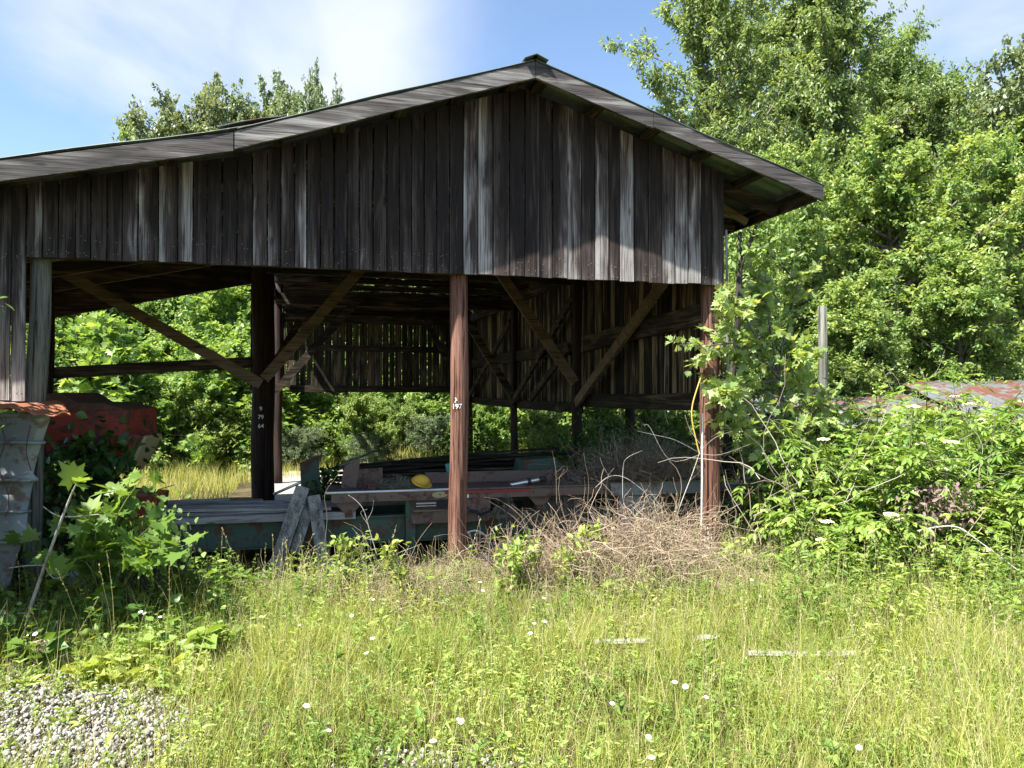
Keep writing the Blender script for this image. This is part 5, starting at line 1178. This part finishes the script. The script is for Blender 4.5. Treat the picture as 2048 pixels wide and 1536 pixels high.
add_blades(26000, 2.9, 8.4, .04, .22, .002, .005, .95, .1, cond=lambda x, y, u, v: (v < .1) & (np.sin(x * 3.3 + 1.7 * np.sin(y * 2.1)) * np.sin(y * 3.9 - x) > .15), lean=1.3, curl=1.0)
add_blades(30000, 6.5, 10.5, .1, .35, .004, .007, .4, .2, cond=lambda x, y, u, v: (u > .3) & (x < 9))
A.build('meadow_grass', M['grass']); tag(bpy.data.objects['meadow_grass'], 'tall sunlit meadow grass in front of the barn', 'grass', kind='stuff')
A = Acc(); _g = gravelness
gravelness = lambda x, y: x * 0
add_blades(45000, 11.8, 21, .12, .5, .006, .012, .62, .2, xr=(-10.5, -1.0), cond=lambda x, y, u, v: (u < -3.4) & (v > 5.6) & ((u < -5.2) | (v > 8.6) | ((u < -5.4) & (v > 5.6))), lean=.4)
add_blades(9000, 18, 22, .12, .5, .01, .016, .55, .2, xr=(-4, 5), cond=lambda x, y, u, v: v > 12.2)
A.build('far_grass', M['grass']); tag(bpy.data.objects['far_grass'], 'pale grass patch beyond the open barn floor', 'grass', kind='stuff')
gravelness = _g
# seed-head stalks
n = 900; x, y = area_pts(rg, n, 3.2, 8.3); u, v = barn_uv(x, y); kp = (v < -.3) | (u > .6); kp &= rg.uniform(0, 1, n) < .35 + .65 * (x > .1 * y); kp &= gravelness(x, y) < .5; x, y = x[kp], y[kp]; n = len(x)
h_ = rg.uniform(.35, .8, n); P0 = np.stack([x, y, gz(x, y)], 1); D = rg.normal(size=(n, 3)) * .16; D[:, 2] = 1; P = curvy(rg, P0, D, h_, 8, .14, -.30)
V, L, S = tubes_np(P, np.linspace(.0016, .0009, 8)[None] * np.ones((n, 1)), 3); A = Acc(); A.add(V, L, S, np.repeat(rg.uniform(.2, 1, n), 24))
ns = 16; j = np.repeat(np.arange(n), ns); f = 7 * rg.uniform(.70, .999, n * ns); k = f.astype(int); B = P[j, k] + (P[j, k + 1] - P[j, k]) * (f - k)[:, None] if True else 0
d = nrm(P[j, k + 1] - P[j, k]) + rg.normal(size=(n * ns, 3)) * .3; T4 = np.array(LEAF4[0]); Fm = frames(d, rg); Sz = rg.uniform(.010, .022, n * ns)
VV = (np.einsum('nij,nkj->nki', Fm, T4[None] * Sz[:, None, None]) + B[:, None]).reshape(-1, 3); q = np.array([0, 1, 2, 0, 2, 3]); Lq = (q[None] + (np.arange(n * ns) * 4)[:, None]).ravel()
A.add(VV, Lq, np.arange(len(Lq) // 3) * 3, np.repeat(np.repeat(rg.uniform(.3, 1, n), ns), 4)); o = A.build('seed_stalks', M['seed'], smooth=False); tag(o, 'dry tan grass seed stalks standing above the meadow', 'grass stalks', kind='stuff')
# leafy weeds: upright stems with narrow leaves
def weeds(name, x, y, h, nl, ls, label, mat='weed', T=LEAF, tm=.45, lw=.75, droop=.1, seed=3, flat=.6, cat='weeds'):
    rg = np.random.default_rng(seed); n = len(x); ls = ls * np.repeat(rg.uniform(.5, 1.5, n) * np.where(rg.uniform(0, 1, n) < .12, 1.7, 1.0), nl); P0 = np.stack([x, y, gz(x, y) - .01], 1); D = rg.normal(size=(n, 3)) * .2; D[:, 2] = 1; P = curvy(rg, P0, D, h, 6, .2, 0)
    V, L, S = tubes_np(P, np.linspace(.0024, .0012, 6)[None] * np.ones((n, 1)), 3); A = Acc(); A.add(V, L, S, .35); base_t = rg.normal(size=n) * .13 + .22 * np.sin(x * 3.1 + 2 * np.sin(y * 1.9))
    j = np.repeat(np.arange(n), nl); f = 5 * rg.uniform(.12, .999, n * nl); k = f.astype(int); B = P[j, k] + (P[j, k + 1] - P[j, k]) * (f - k)[:, None]
    a = rg.uniform(0, 6.28, n * nl); d = np.stack([np.cos(a), np.sin(a), rg.uniform(-.1, .9, n * nl) - droop], 1); Z = np.array([0, 0, 1.]) + rg.normal(size=d.shape) * .35; dn = nrm(d); Z = nrm(Z - dn * np.sum(Z * dn, 1, keepdims=True)); Fm = np.stack([np.cross(dn, Z), dn, Z], 2)
    Sz = ls * rg.uniform(.5, 1.2, n * nl) * (1.15 - .5 * f / 5); TT = np.array(T[0]) * [lw, 1, 1]; VV = (np.einsum('nij,nkj->nki', Fm, TT[None] * Sz[:, None, None]) + B[:, None]).reshape(-1, 3)
    kk = len(TT); fl = np.concatenate([np.array(f_) for f_ in T[1]]); ln_ = np.array([len(f_) for f_ in T[1]]); st0 = np.concatenate([[0], np.cumsum(ln_)[:-1]])
    A.add(VV, (fl[None] + (np.arange(n * nl) * kk)[:, None]).ravel(), (st0[None] + (np.arange(n * nl) * len(fl))[:, None]).ravel(), np.repeat(np.clip(tm + base_t[j] + rg.normal(size=n * nl) * .12, 0, 1), kk))
    o = A.build(name, M[mat], smooth=False); tag(o, label, cat, kind='stuff'); return o
def wpts(n, y0, y1, cond, seed):
    r = np.random.default_rng(seed); x, y = area_pts(r, n, y0, y1); u, v = barn_uv(x, y); px = 1024 + x / y * F; k = cond(x, y, u, v, px, r.uniform(0, 1, n)); return x[k], y[k]
x, y = wpts(13500, 3.2, 8.2, lambda x, y, u, v, px, r: (v < -.05) & (gravelness(x, y) < .35) & (r < .35 + .5 * (np.sin(x * 1.9 + y) * np.sin(y * 2.3 - x) > 0)), 5)
weeds('ground_weeds', x, y, np.random.default_rng(1).uniform(.06, .30, len(x)), 12, .042, 'mixed leafy weeds growing among the meadow grass', seed=6, tm=.5)
x, y = wpts(1300, 6.0, 7.9, lambda x, y, u, v, px, r: (v < .5) & (v > -1.3) & (px < 1400) & (r < np.where(px < 760, .8, .16)), 7)
weeds('edge_weeds', x, y, np.random.default_rng(2).uniform(.2, .45, len(x)), 14, .075, 'taller leafy weeds along the front edge of the barn', seed=8, tm=.4)
x, y = wpts(900, 4.6, 6.6, lambda x, y, u, v, px, r: (px < 460) & (gravelness(x, y) < .4) & (r < .8), 9)
weeds('shade_weeds', x, y, np.random.default_rng(3).uniform(.15, .42, len(x)), 14, .085, 'broad-leaved weeds around the foot of the tub and sapling', seed=10, tm=.35, mat='elder', lw=1.0, T=WIDE)
x, y = wpts(2600, 5.0, 8.0, lambda x, y, u, v, px, r: (px > 1560) & (r < .5) , 12)
weeds('goldenrod_weeds', x, y, np.random.default_rng(4).uniform(.35, .75, len(x)), 26, .07, 'dense upright goldenrod stems in the right meadow', seed=13, tm=.45, lw=.55)
x, y = wpts(700, 3.2, 4.6, lambda x, y, u, v, px, r: (r < .6), 14)
weeds('front_weeds', x, y, np.random.default_rng(5).uniform(.10, .26, len(x)), 13, .045, 'young light green sprigs along the bottom of the meadow', seed=15, tm=.6, lw=.6)
x, y = wpts(9000, 3.0, 8.0, lambda x, y, u, v, px, r: (v < -.1) & (gravelness(x, y) < .5) & (r < .7), 18)
nn = len(x); r_ = np.random.default_rng(19); B = np.stack([x, y, gz(x, y) + r_.uniform(.0, .06, nn)], 1)
P = curvy(r_, B, r_.normal(size=(nn, 3)) * [1, 1, .25], r_.uniform(.08, .3, nn), 5, .5); P[..., 2] = np.clip(P[..., 2], .005, .14)
V, L, S = tubes_np(P, np.full((nn, 5), .0016), 3); A = Acc(); A.add(V, L, S, np.repeat(r_.uniform(0, 1, nn), 15)); o = A.build('dry_litter', M['litter'], smooth=False); tag(o, 'dead straw lying between the living grass', 'straw', kind='stuff')
# broad yellow-green patch at the gravel's edge
x, y = wpts(700, 4.3, 5.3, lambda x, y, u, v, px, r: (px > 160) & (px < 430) & (np.abs(HZ + CAMZ / y * F - 1350) < 52), 23)
weeds('vine_patch', x, y, np.random.default_rng(6).uniform(.08, .22, len(x)), 8, .085, 'yellow green broad-leaved patch at the upper edge of the gravel', seed=24, tm=.8, T=WIDE, lw=1.0)
# stones
r_ = np.random.default_rng(31); n = 60000; x, y = area_pts(r_, n, 2.9, 5.3); g_ = gravelness(x, y); k = r_.uniform(0, 1, n) < g_ * 1.3; x, y = x[k], y[k]; n = len(x)
ico = [(0, 0, 1), (.9, .1, .35), (.25, .85, .4), (-.75, .5, .45), (-.7, -.55, .4), (.3, -.9, .35), (.75, .55, -.4), (-.3, .9, -.35), (-.9, 0, -.4), (-.25, -.85, -.4), (.7, -.5, -.45), (0, 0, -1)]
fc = [(0, 1, 2), (0, 2, 3), (0, 3, 4), (0, 4, 5), (0, 5, 1), (1, 6, 2), (2, 7, 3), (3, 8, 4), (4, 9, 5), (5, 10, 1), (2, 6, 7), (3, 7, 8), (4, 8, 9), (5, 9, 10), (1, 10, 6), (11, 7, 6), (11, 8, 7), (11, 9, 8), (11, 10, 9), (11, 6, 10)]
B = np.stack([x, y, gz(x, y) + r_.uniform(.0, .025, n)], 1); Fm = frames(r_.normal(size=(n, 3)), r_); sc3 = r_.uniform(.45, 1.35, (n, 3)); Fm = Fm * sc3[:, None, :]
o = scatter('limestone_gravel', ico, fc, B, Fm, r_.uniform(.34, 1, n) ** 2 * .017, M['stone'], None, r_.uniform(0, 1, n)); tag(o, 'pale crushed limestone gravel at the bottom left', 'gravel', kind='stuff')
# daisies: one thing each
def daisy():
    o = empty('daisy'); m = MB(); m.tube([(0, 0, 0), (.01, 0, .15), (.0, .01, .33)], .0014, 4); m.build('stem', M['weedstem'], o)
    V = []; Fc = []
    for i in range(18):
        a = i * 2 * math.pi / 18; c_, s_ = math.cos(a), math.sin(a); b = len(V)
        for r, w_, z in ((.004, .0012, .332), (.017, .0030, .334), (.020, .0016, .331)): V += [(r * c_ - w_ * s_, r * s_ + w_ * c_, z), (r * c_ + w_ * s_, r * s_ - w_ * c_, z)]
        Fc += [(b, b + 1, b + 3, b + 2), (b + 2, b + 3, b + 5, b + 4)]
    MB().add(V, Fc).build('petals', M['petal'], o); m = MB(); m.tube([(0, 0, .328), (0, 0, .336), (0, 0, .339)], [.004, .0065, .003], 8); m.build('centre', M['core'], o); return o
dz = daisy(); first = True
dl = [(1370, 1337, 'daisy with its yellow centre showing, highest of three at the meadow middle right'), (1343, 1354, 'daisy lower left of three in the middle right meadow'), (1382, 1376, 'daisy lowest of three in the middle right meadow'),
      (1058, 1240, 'daisy in the small cluster at the meadow centre, upper one'), (1072, 1238, 'daisy at the right of the small central cluster'), (1054, 1252, 'daisy lowest in the small central cluster'), (1066, 1190, 'daisy above the small central cluster near the dead brush'),
      (895, 1426, 'daisy standing alone in the lower centre of the meadow'), (951, 1390, 'daisy halfway between the lower centre bloom and the central cluster'), (1202, 1378, 'daisy alone right of centre in the lower meadow'), (633, 1452, 'daisy near the lower left edge of the grass right of the gravel'),
      (608, 1382, 'daisy left of centre above the lowest left bloom'), (750, 1268, 'daisy in the left middle of the meadow'), (752, 1300, 'daisy just below the left middle bloom'), (617, 1236, 'daisy at the far left of the upper meadow'), (722, 1205, 'daisy beside the boards that lean on the green bed'),
      (755, 1190, 'daisy in the grass in front of the table leg'), (940, 1166, 'daisy at the foot of the dead brush by the middle post'), (965, 1162, 'daisy right beside the one at the foot of the dead brush'), (1475, 1150, 'daisy at the right of the right post footing'), (1488, 1145, 'daisy farthest right of the pair by the post footing'),
      (1493, 1178, 'daisy below the pair by the post footing'), (1710, 1455, 'daisy low in the right part of the meadow'), (1302, 1500, 'daisy close to the bottom edge, right of centre'), (85, 1240, 'daisy beside the white leaning stem'), (104, 1243, 'daisy right of the white leaning stem'), (100, 1250, 'daisy below the two by the white stem'),
      (318, 1208, 'daisy under the sycamore leaves at the left'), (293, 1215, 'daisy at the left of the ones under the sycamore leaves'), (322, 1225, 'daisy lowest under the sycamore leaves'), (1275, 1424, 'daisy between the lone right bloom and the bottom edge'), (870, 1478, 'daisy near the bottom edge left of centre')]
r_ = np.random.default_rng(41)
for px, py, lb in dl:
    s_ = r_.uniform(.55, .8); z = (CAMZ - .335 * s_) * F / (py - HZ)
    if first: o = dz; first = False
    else:
        o = dz.copy(); COL.objects.link(o)
        for ch in dz.children: c = ch.copy(); COL.objects.link(c); c.parent = o
    o.location = (X_(px, z), z, 0); o.rotation_euler = (r_.uniform(-.1, .6), r_.uniform(-.4, .4), r_.uniform(-.5, .5)); o.scale = (s_,) * 3
    tag(o, 'white ' + lb, 'daisy', 'white daisies in the meadow')
# dead brush in front of the table
def brush(name, cx_, z, sx, sy, h, n, label, seed, mat='deadstem', ln=(.3, .8), rad=.0028, wob=.9, up=.5, z0=0):
    rg = np.random.default_rng(seed); P0 = np.stack([rg.normal(size=n) * sx, rg.normal(size=n) * sy, rg.uniform(0, 1, n) ** 1.4 * h], 1)
    P0[:, 2] *= np.exp(-(P0[:, 0] / (sx * 1.6)) ** 2); D = rg.normal(size=(n, 3)); D[:, 2] = D[:, 2] * .5 + up * .5; k = 8
    cc_ = rg.uniform(-1, 1, (6, 2)) * [sx * 1.5, sy * 1.1]; ci = rg.integers(0, 6, n); pl = rg.uniform(0, 1, n) < .6
    P0[pl, 0] = P0[pl, 0] * .28 + cc_[ci[pl], 0]; P0[pl, 1] = P0[pl, 1] * .35 + cc_[ci[pl], 1]; P0[pl, 2] *= (.45 + .6 * rg.uniform(0, 1, 6))[ci[pl]]
    lg_ = rg.uniform(0, 1, n) < .07; D[lg_, 2] = np.abs(D[lg_, 2]) + 1.4; LL = rg.uniform(ln[0], ln[1], n); LL[lg_] *= 1.25
    P = curvy(rg, P0, D, LL, k, wob, -.55); P[..., 2] = np.abs(P[..., 2]) + .003
    V, L, S = tubes_np(P, np.linspace(rad, rad * .4, k)[None] * rg.uniform(.35, 1.5, n)[:, None], 3); A = Acc(); A.add(V, L, S, np.repeat(rg.uniform(0, 1, n), k * 3))
    o = A.build(name, M[mat], smooth=False); o.location = (X_(cx_, z), z, z0); o.rotation_euler = (0, 0, BT); tag(o, label, 'brush pile'); return o
brush('dead_brush', 1255, 6.85, .50, .28, .62, 2300, 'tan heap of dead brush between the middle and right front posts', 61, ln=(.25, .7))
brush('dead_brush', 1085, 6.8, .32, .25, .34, 750, 'lower tan brush pile right of the middle post', 62)
brush('dead_brush', 930, 6.5, .46, .25, .22, 900, 'thin dead brush around the foot of the middle post', 63, ln=(.15, .45), rad=.0022)
brush('dead_brush', 720, 6.4, .45, .2, .08, 330, 'sparse dead brush below the leaning planks and table leg', 64, ln=(.2, .6), rad=.002, up=1.6)
brush('dead_brush', 1230, 6.65, .80, .30, .30, 4200, 'mat of fine tan dead stems spread along the front of the brush heap', 161, ln=(.06, .26), rad=.0016, wob=1.1)
brush('dead_brush', 960, 6.35, .60, .25, .10, 1600, 'fine tan dead grass mat before the middle post', 162, ln=(.06, .22), rad=.0015, wob=1.1)
brush('dead_brush', 1400, 6.8, .25, .2, .36, 500, 'dead brush thinning out around the right front post', 65, ln=(.25, .7))
brush('dead_vines', 1290, 9.1, .36, .22, .30, 1500, 'grey mass of dead vines piled on the conveyor left of the right front post', 66, 'deadgrey', ln=(.25, .75), rad=.0032, wob=1.2, up=.7, z0=.69)
debris('hanging_vines', (-1.25, 1.3, .25), (.40, .12), .55, 420, 'dead vines hanging down over the grey gear case', 'vines', 'deadgrey', 67, .0028, 1.2, (.2, .6), flat=1.5)
debris('hanging_vines', (-1.98, 1.10, .38), (.14, .06), .24, 130, 'curled dead vine tangle hanging right of the middle post', 'vines', 'deadgrey', 68, .0025, 2.0, (.2, .5), flat=1.5)
# upright dead weeds across the front
rg = np.random.default_rng(71); n = 230; px = rg.uniform(560, 1480, n); z = rg.uniform(6.0, 6.9, n); x = (px - 1024) / F * z; h_ = rg.uniform(.2, .65, n)
P0 = np.stack([x, z, np.zeros(n)], 1); D = rg.normal(size=(n, 3)) * .45; D[:, 2] = 1; P = curvy(rg, P0, D, h_, 9, .55, -.3); V, L, S = tubes_np(P, np.linspace(.0026, .001, 9)[None] * np.ones((n, 1)), 4)
A = Acc(); A.add(V, L, S, np.repeat(rg.uniform(.3, 1, n), 36)); o = A.build('dead_weed_stems', M['deadstem']); tag(o, 'scattered leafless dead weed stems along the barn front', 'dead weeds', kind='stuff')
# root tangle at the left
z = 4.75; o = debris('root_tangle', (X_(85, z), z, 0), (.26, .14), .16, 300, 'tangle of dry uprooted roots above the gravel at the left', 'roots', 'deadgrey', 72, .004, 1.3, (.15, .45), world=True)
branch('dead_branch', [P_(62, 1345, 4.7), P_(90, 1315, 4.7), P_(108, 1262, 4.7), P_(118, 1240, 4.7)], .007, 'bark_white', 'short upright root stub in the dry root tangle', [[P_(85, 1320, 4.7), P_(120, 1312, 4.6), P_(148, 1300, 4.6)]])
# fresh green shoots
for cx_, cy_, z, label, sd in ((1035, 1090, 6.2, 'bright green seedling right of the middle post', 81), (1128, 1085, 6.3, 'slim green seedling in the brush pile', 82), (1200, 1040, 6.6, 'climbing green bindweed on the dead brush', 83), (1460, 1090, 6.9, 'light green sprig at the foot of the right front post', 84), (800, 1090, 6.2, 'heart-leaved bindweed climbing in front of the table', 85), (690, 1060, 6.5, 'green vine on the table leg', 86), (1770, 1130, 6.2, 'tall fresh goldenrod clump below the elderberries', 87)):
    b = Vector((X_(cx_, z), z, 0)); hh = hz(cy_ - 5, z); st = [[b, b + Vector((random.uniform(-.06, .06), 0, hh * .5)), b + Vector((random.uniform(-.16, .16), random.uniform(-.1, .1), hh * random.uniform(.75, 1.05)))] for _ in range(5)]
    leafy('green_seedling', tuple(b), st, .003, WIDE if sd in (83, 85) else LEAF, .055 if sd in (83, 85) else .08, 'weed', 'weedstem', label, 'seedling', sd, 5, 6, .10, .1, .8, tintm=.6)
